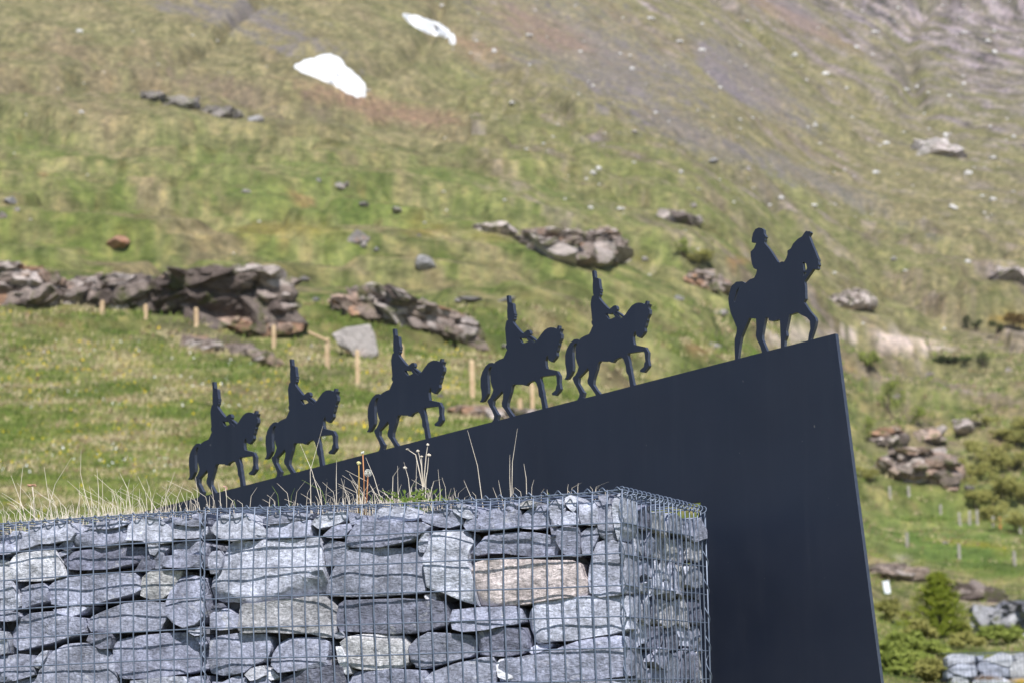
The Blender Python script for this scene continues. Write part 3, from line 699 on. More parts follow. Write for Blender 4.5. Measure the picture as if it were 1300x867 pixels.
# ------------------------------------------------------------------ steel silhouette monument
TP = math.atan(2.2e-4*FPX); PS = Vector((math.cos(TP), -math.sin(TP), 0)); PN = Vector((-math.sin(TP), -math.cos(TP), 0))
PO = CAM+Vector((F.x, F.y, F.z))*9.3; PO = Vector((0, PO.y, PO.z))
def plate_xy(px, py):
    p = on_plane(px, py, PO, PN); return Vector(((p-PO).dot(PS), p.z))
base_pt = on_plane(1000, 867, PO, PN); mon_loc = Vector((base_pt.x, base_pt.y, .95))
mon = thing('silhouette_monument', 'dark steel slanted panel carrying a file of mounted soldier silhouettes', 'sculpture', mon_loc)
def plate(name, outer, holes, thick, parent, origin):
    """outline in plate coordinates (s, z); extruded along the plate normal"""
    loops = [outer]+holes; area = lambda L: sum(L[i].x*L[(i+1) % len(L)].y-L[(i+1) % len(L)].x*L[i].y for i in range(len(L)))
    loops = [L if (area(L) > 0) == (i == 0) else L[::-1] for i, L in enumerate(loops)]
    flat = [p for L in loops for p in L]; n = len(flat)
    tris = tessellate_polygon([[Vector((p.x, p.y, 0)) for p in L] for L in loops])
    V = []; Fc = []
    for h in (thick/2, -thick/2):
        for p in flat: V.append(Vector((PO.x, PO.y, 0))+PS*p.x+Zv*p.y+PN*h-origin)
    for t in tris:
        a, b_, c_ = (flat[i] for i in t)
        ccw = (b_.x-a.x)*(c_.y-a.y)-(b_.y-a.y)*(c_.x-a.x) > 0
        t = tuple(t) if ccw else tuple(t)[::-1]
        Fc.append(t); Fc.append(tuple(n+i for i in t[::-1]))
    k = 0
    for L in loops:
        m_ = len(L)
        for i in range(m_):
            a, b_ = k+i, k+(i+1) % m_; Fc.append((a, n+a, n+b_, b_))
        k += m_
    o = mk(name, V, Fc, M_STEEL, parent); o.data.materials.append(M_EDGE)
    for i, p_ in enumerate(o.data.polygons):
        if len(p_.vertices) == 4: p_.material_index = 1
    return o
panel = [plate_xy(x, y) for x, y in ((1062.3,424),(1120.5,867))]
tp = panel[0]+(panel[1]-panel[0])*1.0
dirv = (panel[1]-panel[0]); foot = panel[0]+dirv*((panel[0].y-.9)/(panel[0].y-panel[1].y))
inn = [plate_xy(858, 867), plate_xy(891.5, 637)]
d2 = inn[0]-inn[1]; infoot = inn[1]+d2*((inn[1].y-.9)/(inn[1].y-inn[0].y))
outer = [panel[0], foot, infoot, inn[1], plate_xy(120, 745), plate_xy(110, 668.3)]
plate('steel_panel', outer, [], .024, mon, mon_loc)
def conv(*segs):
    out = []
    for (ox, oy, k), L in segs: out += [plate_xy(ox+x/k, oy+y/k) for x, y in L]
    return out
A1 = (740, 340, 10.84); A2 = (710, 420, 9.631); A3 = (600, 330, 4.129)
tro = conv((A1, [(142,50),(172,42),(184,140),(176,163),(226,150),(236,165),(244,240),(252,290),(264,300),(258,318),(262,335),(250,345),(256,372),(240,395),(236,405),(243,432),(300,500),(350,553),(385,575),(402,560),(440,528),(468,524),(482,545),(486,575),(470,596),(520,628),(578,672),(600,650),(640,590),(690,528),(735,498),(780,486),(825,490),(868,508),(882,462),(902,460),(902,520),(918,500),(935,505),(920,545),(918,568),(936,585),(934,640),(914,680),(900,705),(903,725),(888,760),(880,800),(866,830),(868,862)]),
           (A2, [(1062,10),(1050,35),(1000,92),(962,74),(952,40),(948,5),(930,30),(915,75),(918,125),(930,172),(1000,186),(1066,200),(1085,235),(1102,262),(1098,350),(1112,425),(1100,450),(1050,508),(1008,503),(1000,482),(1050,438),(1056,395),(1068,372),(1062,320),(1060,280),(1050,250),(970,258),(890,270),(856,276),(850,300),(872,380),(876,425),(890,470),(892,500),(906,570),(922,650),(930,668),(924,705),(884,712),(875,640),(860,545),(836,512),(826,420),(800,350),(780,330),(770,320),(720,342),(700,352),(672,388),(645,384),(630,372),(570,374),(510,372),(490,395),(474,470),(448,550),(434,600),(430,655),(470,720),(522,780),(520,800),(470,812),(455,770),(400,690),(364,645),(360,605),(376,550),(378,490),(364,452),(335,490),(250,575),(245,640),(300,735),(320,755),(306,812),(345,836),(345,850),(226,880),(238,840),(258,808),(264,770),(240,710),(200,640),(177,585),(186,565),(210,545),(238,490),(252,440),(232,390),(216,330),(211,250),(218,190),(234,152),(205,156),(185,190),(174,260),(178,350),(184,440),(180,490),(150,548),(122,588),(88,598),(80,588),(97,568),(106,525),(100,470),(88,400),(88,300),(108,222),(148,152),(196,108),(236,103),(260,114),(282,90),(330,64),(378,46),(398,8)]),
           (A1, [(140,832),(155,806),(138,775),(134,750),(146,728),(132,600),(124,500),(134,440),(144,398),(166,386),(156,360),(152,250),(156,182),(150,130)]))
hol = [conv((A1, [(328,638),(392,645),(424,625),(440,655),(462,682),(420,702),(384,716),(352,690)])), conv((A1, [(452,612),(470,618),(560,688),(542,706),(500,668)]))]
tref = plate_xy(719, 506)
# outline is horse 5 of the file; its fellows stand along the same sloping edge
FILE = [(240.5, 633), (338, 607), (468, 574.5), (611.5, 537.5), (719, 508.5)]
ref = plate_xy(*FILE[4]); pl = lambda p, d: [q_+d for q_ in p]
edge_u = (plate_xy(1062.3, 424)-plate_xy(215, 643.3)).normalized()
lab = ['silhouette of a soldier in a plumed shako on a prancing horse, lowest on the panel and last of the file', 'silhouette of a mounted soldier in a plumed shako, next to last of the file', 'silhouette of a mounted soldier in a plumed shako, in the middle of the five troopers', 'silhouette of a mounted soldier in a plumed shako, close behind the trooper highest on the slope', 'silhouette of a mounted soldier in a plumed shako, trooper riding first behind the officer']
for i, f in enumerate(FILE):
    t = (plate_xy(*f)-ref).dot(edge_u); d = edge_u*t
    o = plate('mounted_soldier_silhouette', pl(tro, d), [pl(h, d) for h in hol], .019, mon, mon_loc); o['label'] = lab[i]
A4 = (940, 285, 9.633); A5 = (915, 365, 8.125); A6 = (890, 270, 4.128)
off_ = conv((A4, [(152,228),(154,180),(166,118),(196,64),(240,45),(272,50),(298,72),(300,118),(326,160),(312,176),(314,196),(306,220),(308,238),(368,308),(386,335),(425,395),(468,462),(492,474),(520,460),(548,464),(574,420),(590,370),(588,330),(606,317),(630,300),(658,242),(718,182),(766,155),(798,106),(818,84),(838,92),(862,90),(874,108),(852,150),(866,190),(902,285),(912,305),(924,330),(956,415),(968,435),(964,462),(974,500),(962,520),(966,545),(940,562),(904,552),(880,585),(822,668),(796,704),(804,760),(808,830)]),
            (A5, [(882,40),(886,120),(868,155),(930,250),(985,312),(996,350),(984,405),(972,445),(944,530),(940,555),(910,565),(920,490),(936,430),(930,350),(900,315),(840,286),(802,260),(738,282),(720,285),(702,370),(686,450),(692,500),(672,550),(668,630),(632,640),(630,520),(625,400),(620,335),(545,352),(510,345),(504,318),(474,314),(456,400),(440,490),(440,535),(470,610),(492,660),(488,676),(442,690),(420,610),(385,540),(374,500),(380,420),(376,325),(306,318),(262,420),(225,510),(206,600),(190,738),(190,750),(160,758),(155,640),(155,540),(175,470),(178,420),(150,350),(115,270),(95,180),(90,120),(104,50)]),
            (A6, [(165,388),(190,365),(222,363),(238,372),(262,352),(284,345)]), (A4, [(206,610),(217,562),(176,542),(155,490),(140,400),(138,342),(180,300),(206,240),(200,230)]))
oh = [conv((A4, [(776,470),(792,466),(816,488),(829,540),(812,574),(786,572),(780,520)])), conv((A4, [(784,598),(812,592),(818,606),(800,632),(784,636)])), conv((A6, [(207,390),(190,415),(178,465),(184,472),(196,425)]))]
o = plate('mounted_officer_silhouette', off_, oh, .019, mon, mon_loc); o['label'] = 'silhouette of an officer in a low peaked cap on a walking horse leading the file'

# ------------------------------------------------------------------ far gabion
yb = 30.; P30 = Vector((0, yb, 0)); N30 = Vector((.12, -1, 0)).normalized(); S30 = Vector((-N30.y, N30.x, 0))
O30 = on_plane(1203, 830, P30, N30); O30 = Vector((O30.x, O30.y, 0))
GS = [[(260,420),(270,370),(330,330),(450,330),(640,340),(650,400),(600,440),(400,440),(300,480),(265,490)],[(270,540),(350,490),(400,460),(640,470),(660,540),(650,630),(560,640),(380,600),(340,590)],[(690,480),(740,430),(850,440),(1000,500),(1110,520),(1110,630),(900,640),(760,590),(690,540)],[(780,410),(900,360),(1010,310),(1120,330),(1140,420),(1100,500),(960,460)],[(1120,480),(1150,440),(1300,390),(1400,420),(1400,630),(1130,640)],[(265,560),(340,590),(330,640),(265,650)],[(320,700),(350,620),(520,640),(550,700),(540,760),(310,760)],[(600,720),(740,600),(980,640),(1130,680),(1130,760),(600,760)],[(1150,330),(1300,310),(1400,330),(1400,390),(1160,400)],[(1150,660),(1400,650),(1400,760),(1150,760)],[(660,350),(760,340),(740,400),(690,400)]]
gz = on_plane(1250, 828, P30, N30).z; gb = tz(O30.x+.7, 29.9)-.05
bas_f = thing('gabion_basket', 'far wire gabion of pale stones standing in the scrub on the slope below the fence', 'gabion', O30+S30*.75+Vector((0, .4, gb)))
for p in GS:
    pp = [(1180+x/10.83, 800+y/10.83) for x, y in p]
    sz = [to_sz(x, y, O30, S30, N30) for x, y in pp]
    add_stone(bas_f, sz, O30, S30, N30, rnd.choice((LIGHT, PALE, PALE, WARM)), rnd, .2, 22)
zlo = to_sz(1250, 870, O30, S30, N30).y
fill_courses(bas_f, O30, S30, N30, .03, 1.5, [zlo, zlo-.16, gb-.05], .2, 16) if zlo-.18 > gb else None
mb = MB(); top = gz
for i in range(31):
    s = .01+i*.05; mb.tube([O30+S30*s+N30*.006+Zv*gb, O30+S30*s+N30*.006+Zv*top], .0026, 5)
zz_ = top
while zz_ > gb:
    mb.tube([O30+S30*0+N30*.002+Zv*zz_, O30+S30*1.52+N30*.002+Zv*zz_], .0026, 5); zz_ -= .1
for s in np.arange(0.01, 1.52, .1): mb.tube([O30+S30*s+Zv*top, O30+S30*s-N30*.8+Zv*top], .0026, 5)
finish(mb, 'front_wire_mesh', bas_f)
mb = MB()
for i in range(70): blob_ico(mb, O30+S30*rnd.uniform(.1, 1.4)-N30*rnd.uniform(.16, .6)+Zv*rnd.uniform(gb+.08, top-.1), rnd.uniform(.07, .12), rnd)
o = mb.build('rubble_fill', M_CORE); o.parent = bas_f; o.location = -Vector(bas_f.location); tag(o, kind='stuff')

# ------------------------------------------------------------------ rock outcrops
M_OUT, nt, b = mat('fractured_rock', .9, .2)
vc = N(nt, 'ShaderNodeVertexColor', layer_name='tint'); tc = N(nt, 'ShaderNodeTexCoord'); v = tc.outputs['Object']
c = mix(nt, vc.outputs[0], ramp(nt, noise(nt, 2.2, 7, .72, v, .6), [(.28, g(.45)), (.5, g(1)), (.72, g(1.55))]), 1., 'MULTIPLY')
c = mix(nt, c, (.12, .13, .045), ramp(nt, noise(nt, 1.1, 5, .65, v), [(.54, g(0)), (.62, g(.85))]))
nt.links.new(c, b.inputs['Base Color']); bump(nt, b, noise(nt, 3.2, 8, .75, v, .6), 1., .28)
def chunk(seed):
    bm = bmesh.new(); bmesh.ops.create_icosphere(bm, subdivisions=2, radius=1); rr = random.Random(seed)
    cuts = [(Vector((rr.uniform(-1, 1), rr.uniform(-1, 1), rr.uniform(-1, 1))).normalized(), rr.uniform(.35, .7)) for _ in range(8)]+[(Vector((0, 0, 1)), .6), (Vector((0, -1, 0)), .55)]
    for v in bm.verts:
        p = v.co*1.15
        for n_, d in cuts:
            k = p.dot(n_)-d
            if k > 0: p -= n_*k*.95
        v.co = p+v.co*.09*mnoise.fractal(v.co*2.6+Vector((seed, 0, 0)), 1., 2.2, 3)
    bm.verts.index_update(); V = np.array([v.co[:] for v in bm.verts]); Fc = np.array([[v.index for v in f.verts] for f in bm.faces]); bm.free(); return V, Fc
CH = [chunk(i*3+1) for i in range(14)]
PAL = [(.16, .125, .11), (.26, .21, .185), (.38, .31, .28), (.58, .50, .465), (.35, .28, .245), (.45, .35, .295), (.49, .35, .28), (.43, .26, .175)]
def outcrop(prof, label, pal, seed, thick=3., amp=.5, name='rock_outcrop', y0=12., strata=1.6, dip=0., dens=1.):
    """prof: (x, y of the top, y of the foot) in the photograph; the foot stands on the slope"""
    rr = random.Random(int(seed*100)); xs = [p[0] for p in prof]; T = [p[1] for p in prof]; Fo = [p[2] for p in prof]
    foot = [ground_at(p[0], p[2], y0) for p in prof]; Yk = np.array([p.y for p in foot]); Ym = float(np.median(Yk)); Yk = np.clip(Yk, Ym*.93, Ym*1.07)
    mpp = Ym/FPX; Hm = max(b_-a for a, b_ in zip(T, Fo))*mpp; area = sum((xs[i+1]-xs[i])*((Fo[i]-T[i])+(Fo[i+1]-T[i+1]))/2 for i in range(len(xs)-1))
    n = int(min(420, max(18, area/11*dens))); VV, FF, CC = [], [], []; k0 = 0
    gapw = max(xs[i+1]-xs[i] for i in range(len(xs)-1))*mpp*.8
    bk = []; xb = xs[0]+3
    while xb < xs[-1]-2:
        hp = np.interp(xb, xs, Fo)-np.interp(xb, xs, T); st_ = max(4., .45*hp)
        gy = abs(np.interp(xb+1, xs, Yk)-np.interp(xb-1, xs, Yk))/2+1e-6
        bk.append(xb); xb += max(.35, min(st_, .5*hp*mpp/gy))
    for i in range(n+len(bk)):
        back = i >= n
        x = rr.uniform(xs[0], xs[-1]) if not back else bk[i-n]
        yt = np.interp(x, xs, T); yf = np.interp(x, xs, Fo); h = (yf-yt)*mpp; Y = np.interp(x, xs, Yk); am = amp*(.3 if Hm/mpp < 35 else 1.)
        v = (i+rr.random())/n if not back else .4
        w = (Hm*rr.choice((.07, .09, .12, .15, .2, .26))+.07)*rr.uniform(.8, 1.2) if not back else h*.9
        w = max(min(w, h*.75+.1), .42*h if Hm/mpp < 24 else 0) if not back else w*(1.6 if Hm/mpp < 24 else 1.)
        wp = w/mpp*1.1; fb = .5 if back else 1.; wp *= fb; x = min(max(x, xs[0]+wp), xs[-1]-wp) if xs[-1]-xs[0] > 2*wp else (xs[0]+xs[-1])/2
        flat = rr.uniform(.3, .7) if not back else .5
        y = yf+(yt-yf)*v; y = min(max(y, yt+w*flat*.8/mpp), yf+w*.1/mpp) if not back else (yt+yf)/2+h*.1/mpp
        d = ray(x, y); p = CAM+d*(Y/d.y)
        lay = mnoise.noise(Vector((p.x*.35, (p.z+dip*p.x)*strata*1.1, seed)))
        p.y += (-am*h*(lay*1.1+.35*(v-.3)) + h*(.25 if Hm/mpp > 24 else .5)) if not back else h*.6
        V, Fc = CH[rr.randrange(len(CH))]
        M = (Matrix.Rotation(rr.gauss(0, .12)+dip*1.2, 3, 'Y') @ Matrix.Rotation(rr.gauss(0, .5), 3, 'Z') @ Matrix.Rotation(rr.gauss(0, .15), 3, 'X'))
        Q = (V*np.array([w*rr.uniform(.9, 1.7) if not back else max(w, 5*mpp), w*(.9 if not back else 1.3), w*flat])) @ np.array(M).T+np.array(p)
        VV.append(Q); FF.append(Fc+k0); k0 += len(V)
        ci = mnoise.noise(Vector((p.x*.3, p.z*.9, seed)))*.9+.5+rr.gauss(0, .16); c_ = np.array(pal[int(min(max(ci, 0), .999)*len(pal))])*rr.uniform(.7, 1.2); CC.append(np.repeat(c_[None], len(V), 0))
    VV = np.concatenate(VV); FF = np.concatenate(FF); CC = np.concatenate(CC)
    o_ = Vector((float(VV[:, 0].mean()), float(VV[:, 1].mean()), float(VV[:, 2].min()))); VV = VV-np.array(o_)
    o = mk(name, VV.tolist(), FF.tolist(), M_OUT, None, True, o_); o.data.set_sharp_from_angle(angle=R(30))
    at = o.data.color_attributes.new('tint', 'FLOAT_COLOR', 'POINT'); at.data.foreach_set('color', np.concatenate([CC, np.ones((len(CC), 1))], 1).ravel())
    return tag(o, label, 'rock')
P_MIX, P_PALE, P_GREY = PAL, [PAL[1], PAL[3], (.5, .43, .4), PAL[3], PAL[2]], [(.3, .3, .33), (.4, .41, .45), (.2, .2, .22), (.5, .5, .53)]
outcrop([(-40,328,388),(0,330,388),(20,334,389),(45,338,389),(62,345,391),(78,360,388)], 'rust streaked rock outcrop above the meadow, beyond the mossy ledge from the overhanging one', P_MIX, 3.1, 5, .35, y0=80)
outcrop([(72,362,386),(90,352,387),(120,345,390),(150,344,394),(175,348,396),(205,352,398),(222,362,398)], 'low mossy rock ledge between two larger outcrops', P_MIX, 8.4, 5, .4, y0=80)
outcrop([(190,368,394),(205,350,399),(240,340,406),(280,336,414),(320,334,421),(345,338,427),(352,356,429),(368,362,426),(372,378,420)], 'large layered rock outcrop with an overhanging end', P_MIX, 5.7, 6, .34, y0=80, strata=2.2)
outcrop([(420,386,392),(440,378,398),(455,362,402),(480,359,410),(505,366,416),(530,380,422),(560,388,428),(590,398,434),(608,408,437),(613,418,434)], 'jagged diagonal outcrop of broken rock behind the troopers', P_MIX, 14.2, 5, .5, y0=80, strata=1.8, dip=.35)
outcrop([(660,292,305),(680,290,316),(700,289,330),(725,291,334),(750,292,335),(768,287,334),(780,290,326),(787,302,318)], 'brown rock outcrop with a dark hollow beneath its overhang', P_MIX, 21.9, 5, .75, y0=140)
outcrop([(612,286,293),(625,282,296),(640,284,297),(648,290,296)], 'small flat rock ledge near the hollow outcrop', P_PALE, 33.1, 2, .4, y0=120)
outcrop([(870,350,358),(885,342,366),(900,340,371),(915,348,370),(922,356,366)], 'rusty fractured rock beside the bright green bush', P_MIX, 27., 3, .6, y0=120)
outcrop([(1058,376,388),(1072,368,391),(1090,364,391),(1110,372,387)], 'pale fractured rock on the slope beyond the officer silhouette', P_PALE, 41., 3, .5, y0=180)
outcrop([(1108,548,560),(1118,542,566),(1135,538,572),(1150,548,568)], 'upper dark rock shelf of the scrubby knoll beyond the panel', P_MIX, 45., 3, .6, y0=120)
outcrop([(1115,582,600),(1135,572,608),(1160,566,614),(1185,568,615),(1205,580,618),(1218,602,622)], 'rugged rock face of the scrubby knoll beyond the panel', P_MIX, 51., 4, .65, y0=120)
outcrop([(1165,545,556),(1180,541,560),(1195,545,558)], 'reddish rock between the two faces of the scrubby knoll', P_MIX, 55., 2, .5, y0=120)
outcrop([(1210,533,541),(1225,529,545),(1245,532,544)], 'lone pale rock with a shadowed underside beside the shrubs', P_PALE, 57., 2, .6, y0=120)
outcrop([(1255,778,794),(1270,766,802),(1285,762,806),(1330,760,808)], 'blue grey rock heap beyond the far gabion', [(.36, .36, .4), (.5, .5, .55), (.27, .27, .31), (.58, .58, .62)], 61., 3, .5, y0=40, dens=2.)
outcrop([(1106,716,728),(1125,712,732),(1150,716,736),(1168,724,738)], 'low reddish rock ledge above the young conifer', P_MIX, 67., 2, .5, y0=50)
outcrop([(1205,744,756),(1225,738,760),(1250,742,762),(1275,750,764)], 'broken rock ledge between the conifer and the blue grey heap', P_MIX, 69., 2, .5, y0=50)
DK = [(.2, .175, .165), (.28, .25, .23), (.38, .34, .31)]
outcrop([(182,117,122),(192,116,127),(206,120,130)], 'first dark rock of the broken band high on the slope below the snow', DK, 71., 3, .5, y0=200)
outcrop([(214,122,131),(230,124,137),(246,129,138)], 'second dark rock of the broken band, larger and cracked', DK, 72.3, 3, .5, y0=200)
outcrop([(258,134,141),(280,136,149),(302,142,151)], 'widest dark rock of the broken band below the snow', DK, 74.1, 3, .5, y0=200)
outcrop([(230,424,432),(245,424,440),(262,432,446),(272,440,446)], 'dark low rock in the flower meadow in front of the large outcrop', P_MIX, 73., 1.5, .5, y0=60)
outcrop([(288,434,440),(305,436,449),(325,444,456),(345,455,466),(352,462,466)], 'string of dark stones in the flower meadow beside the stakes', P_MIX, 77., 1.5, .55, y0=60)
outcrop([(570,516,522),(590,512,528),(620,515,531),(655,518,532),(690,520,530)], 'shadowed earthy rock bank behind the middle troopers', P_MIX, 79., 2, .5, y0=50)
outcrop([(838,266,272),(852,264,278),(868,268,284),(885,276,286)], 'small cracked rock on the slope between troopers and officer', P_PALE, 83., 2, .6, y0=160)
outcrop([(1162,178,190),(1180,174,196),(1200,176,198),(1212,184,194)], 'pink grey rock patch high on the stony slope', [(.55, .48, .46), (.66, .6, .58), (.42, .37, .36)], 87., 4, .5, y0=250)
outcrop([(1272,342,352),(1285,338,357),(1298,342,357)], 'pale grey rock on the open slope beyond the small dark bushes', P_PALE, 91., 3, .5, y0=200)

def boulder_mesh(seed, name='boulder'):
    bm = bmesh.new(); bmesh.ops.create_icosphere(bm, subdivisions=3, radius=1)
    rr = random.Random(seed); cuts = [(Vector((rr.uniform(-1, 1), rr.uniform(-1, 1), rr.uniform(-.6, 1))).normalized(), rr.uniform(.45, .8)) for _ in range(9)]
    for v in bm.verts:
        p = v.co.copy()
        for n_, d in cuts:
            k = p.dot(n_)-d
            if k > 0: p -= n_*k*.9
        p += v.co*.12*mnoise.fractal(v.co*2.3+Vector((seed, 0, 0)), 1., 2.2, 4); v.co = p
    me = bpy.data.meshes.new(name); bm.to_mesh(me); bm.free(); me.shade_smooth(); me.set_sharp_from_angle(angle=R(30)); return me
BMS = {}
for i in range(5):
    for nm, ml in (('g', M_ROCKG), ('p', M_ROCKP), ('r', M_ROCK)):
        me = boulder_mesh(i*7+len(nm)+3); me.materials.append(ml); BMS[(nm, i)] = me
def boulder(px, py, wpx, hpx, label, kind='p', group=None, y0=12., i=None):
    p = ground_at(px, py, y0); k = p.y/FPX/.72; i = random.randrange(5) if i is None else i
    o = bpy.data.objects.new('boulder', BMS[(kind, i)]); COL.objects.link(o)
    if group: wpx, hpx = wpx*.66, hpx*.62
    o.scale = (wpx*k/2, (wpx+hpx)/2*k/2, hpx*k/2*1.25); o.location = p+Vector((0, 0, hpx*k*.1)); o.rotation_euler = (random.uniform(-.2, .2), random.uniform(-.2, .2), random.uniform(0, 6.3))
    return tag(o, label, 'boulder', group)
# pale split slab, outline traced, 1.2 m thick
def slab(poly, y0, thick, label, ml):
    foot = max(poly, key=lambda p: p[1]); gpt = ground_at(foot[0], foot[1], y0); Pn = Vector((0, -1, 0)); 
    P = [on_plane(x, y, Vector((0, gpt.y, 0)), Pn) for x, y in poly]; c = sum(P, Vector())/len(P)
    Pl = [Vector((p.x-c.x, p.z-c.z)) for p in P]
    V, Fc = stone_mesh([p*.12 for p in Pl], Vector(), Vector((1, 0, 0)), Vector((0, -1, 0)), thick*.12, random.Random(4), 34, 0., .6)
    o = mk('boulder', [v/.12 for v in V], Fc, ml, None, True, c); return tag(o, label, 'boulder')
slab([(423,424),(440,416),(468,412),(474,425),(479,448),(470,456),(450,452),(445,442),(430,436)], 60, 1., 'large smooth pale pinkish boulder beside a stake behind the troopers', M_ROCKP)
boulder(543, 338, 28, 16, 'dark wedge shaped boulder alone on the green slope', 'g', y0=120, i=1)
me_r = boulder_mesh(17); me_r.materials.append(rock_mat('rust_red_rock', (.32, .16, .1), (.55, .33, .23), (.5, .22, .12), 1.4)); BMS[('rust', 0)] = me_r
boulder(148, 309, 34, 12, 'rust red flat boulder above the long outcrop', 'rust', y0=130, i=0)
boulder(455, 305, 22, 14, 'brown boulder above the jagged diagonal outcrop', 'r', y0=120, i=3)
boulder(323, 154, 20, 9, 'end rock of the broken band nearest the larger snow patch', 'g', y0=200, i=2)
grp = 'small rocks strewn over the slope'
for x, y, w_, h_ in [(15,256,34,10),(3,275,18,10),(22,268,12,8),(433,238,30,10),(462,261,18,8),(503,268,28,8),(404,230,12,8),(315,245,18,8),(440,235,14,8),(462,312,16,10),(478,318,12,8),(600,380,40,7),(640,383,36,8),(585,382,24,8),(760,298,16,10),(905,205,18,8),(880,262,12,8),(1135,330,16,7),(805,168,14,6),(950,215,12,7),(1285,350,14,9),(905,440,30,9),(820,330,14,8),(560,398,24,8),(385,355,22,8),(400,382,16,8),(790,322,14,9),(1140,505,16,9),(1200,690,10,6),(1232,620,18,8),(860,380,22,9),(915,398,30,10),(690,300,14,8),(532,300,10,6),(330,560,14,9),(560,505,16,9),(640,440,18,7),(1180,475,14,6),(1280,470,12,7)]:
    kd = random.choice('pppgr'); boulder(x, y, w_, h_, {'p': 'small pale weathered rock strewn on the grassy slope', 'g': 'small blue grey rock half buried in the grassy slope', 'r': 'small rusty brown rock lying on the grassy slope'}[kd], kd, grp)
# pebbly white specks, too many to count
mb = MB()
for i in range(300):
    if random.random() < .75:
        x = random.uniform(560, 1300); y = random.uniform(0, 280); 
        if random.random() > .35+.65*min(1, max(0, (x-650)/500)): continue
    else: x = random.uniform(0, 1300); y = random.uniform(20, 420)
    p = ground_at(x, y, 100); r = p.y*.0008*random.choice((.6, .7, .9, 1.1, 1.9)); blob_ico(mb, p+Zv*r*.3, r, random)
o = mb.build('scattered_stones', flat_mat('bleached_stone', (.5, .47, .45), (.74, .72, .7), .5)); tag(o, 'pale stones scattered over the upper slope', kind='stuff')

# ------------------------------------------------------------------ snow
M_SNOW, nt, b = mat('snow', .6, .3); tc = N(nt, 'ShaderNodeTexCoord'); nt.links.new(ramp(nt, noise(nt, .35, 6, .7, tc.outputs['Object'], .5), [(.4, (.86, .88, .92)), (.62, (.74, .74, .75)), (.75, (.45, .4, .36))]), b.inputs['Base Color'])
bump(nt, b, noise(nt, .5, 5, .6, tc.outputs['Object']), .6, .6)
def snow(poly, label):
    P = resample([Vector(p) for p in poly], 60); P = smooth_poly(P, .3); n = len(P); c = sum(P, Vector((0, 0)))/n
    V = []; Fc = []; rings = [1.03, .97, .85, .6, .3]
    for k, sc in enumerate(rings):
        for p in P:
            q_ = c+(p-c)*sc*(1+.12*mnoise.noise(Vector((p.x*.2, p.y*.2, 4)))); h = ground_at(q_.x, q_.y, 150); V.append(h+Zv*(-.4 if k == 0 else .25+.25*k))
    h = ground_at(c.x, c.y, 150); V.append(h+Zv*1.4)
    for k in range(len(rings)-1):
        for i in range(n): Fc.append((k*n+i, k*n+(i+1) % n, (k+1)*n+(i+1) % n, (k+1)*n+i))
    for i in range(n): Fc.append(((len(rings)-1)*n+i, (len(rings)-1)*n+(i+1) % n, len(V)-1))
    o_ = h.copy(); o = mk('snow_patch', [v-o_ for v in V], Fc, M_SNOW, None, True, o_); return tag(o, label, 'snow')
snow([(373,86),(390,79),(410,73),(420,72),(432,77),(440,88),(452,98),(464,110),(465,123),(450,123),(432,114),(415,105),(400,99),(385,93)], 'larger white snow patch on the brown slope')
snow([(512,21),(525,23),(545,30),(560,34),(570,42),(573,50),(560,47),(545,44),(530,37),(518,29)], 'narrow white snow patch higher up the mountain')
snow([(570,49),(576,48),(579,55),(575,58),(570,55)], 'tiny round remnant of snow below the narrow patch')
boulder(567, 46, 10, 7, 'dark stone poking out beside the narrow snow patch', 'g', y0=200)

# ------------------------------------------------------------------ stakes and fence posts
M_WOOD = flat_mat('raw_timber', (.42, .29, .17), (.62, .47, .3), 3)
M_WOODG = flat_mat('weathered_timber', (.24, .22, .19), (.42, .39, .35), 3)
def stake(px, py, hpx, label, group, ml=M_WOOD, y0=30., wpx=6.5, lean=0., Y=None, name='wooden_stake'):
    p = ground_at(px, py, y0); h = hpx*p.y/FPX; hw = max(.035, wpx*p.y/FPX/2*.8)
    mb = MB(); mb.box((0, 0, h/2-.15), (hw, hw*.8, h/2+.15), random.uniform(-.3, .3)); mb.box((0, 0, h+hw*.35), (hw, hw*.8, hw*.35), 0, .45)
    o = mk(name, mb.v, mb.f, ml, None, False, p); o.rotation_euler = (random.uniform(-.03, .03), lean, 0); return tag(o, label, 'stake', group)
gs = 'raw wooden stakes along the meadow edge'
for x, y, h in ((130,400,17),(185,405,17),(249,413,21),(348,443,29)): stake(x, y, h, 'short pale wooden stake in the grass at the foot of the layered outcrop', gs, y0=60)
stake(416, 468, 38, 'pale wooden stake with a slanting rail nailed to its top', gs, y0=50)
stake(454, 487, 42, 'pale wooden stake in front of the smooth pinkish boulder', gs, y0=50)
stake(510, 470, 32, 'pale wooden stake half hidden behind the middle trooper', gs, y0=50)
stake(600, 505, 46, 'tall pale wooden stake between two troopers', gs, y0=50, wpx=8)
stake(676, 525, 38, 'pale wooden stake seen between the legs of a trooper horse', gs, y0=45)
stake(661, 527, 20, 'stub of a wooden stake beside the trooper horse legs', gs, y0=45)
p = ground_at(416, 468, 50); k = p.y/FPX; mb = MB(); mb.tube([Vector((0, 0, 0)), Vector((-24*k, .1, 12*k))], .055, 5)
o = mk('fallen_rail', mb.v, mb.f, M_WOOD, None, False, p+Vector((0, -.08, 36*k))); tag(o, 'pale slanting rail propped on a stake', 'rail')
gf = 'grey fence posts beyond the panel'
for x, y, h in ((1130,632,14),(1154,629,12),(1194,651,10),(1219,666,15),(1231,665,16),(1241,665,17),(1261,668,12),(1296,680,12)): stake(x, y, h, 'weathered fence post of the upper row below the hedge of shrubs', gf, M_WOODG, 100, 4.2, random.uniform(-.06, .06), name='fence_post')
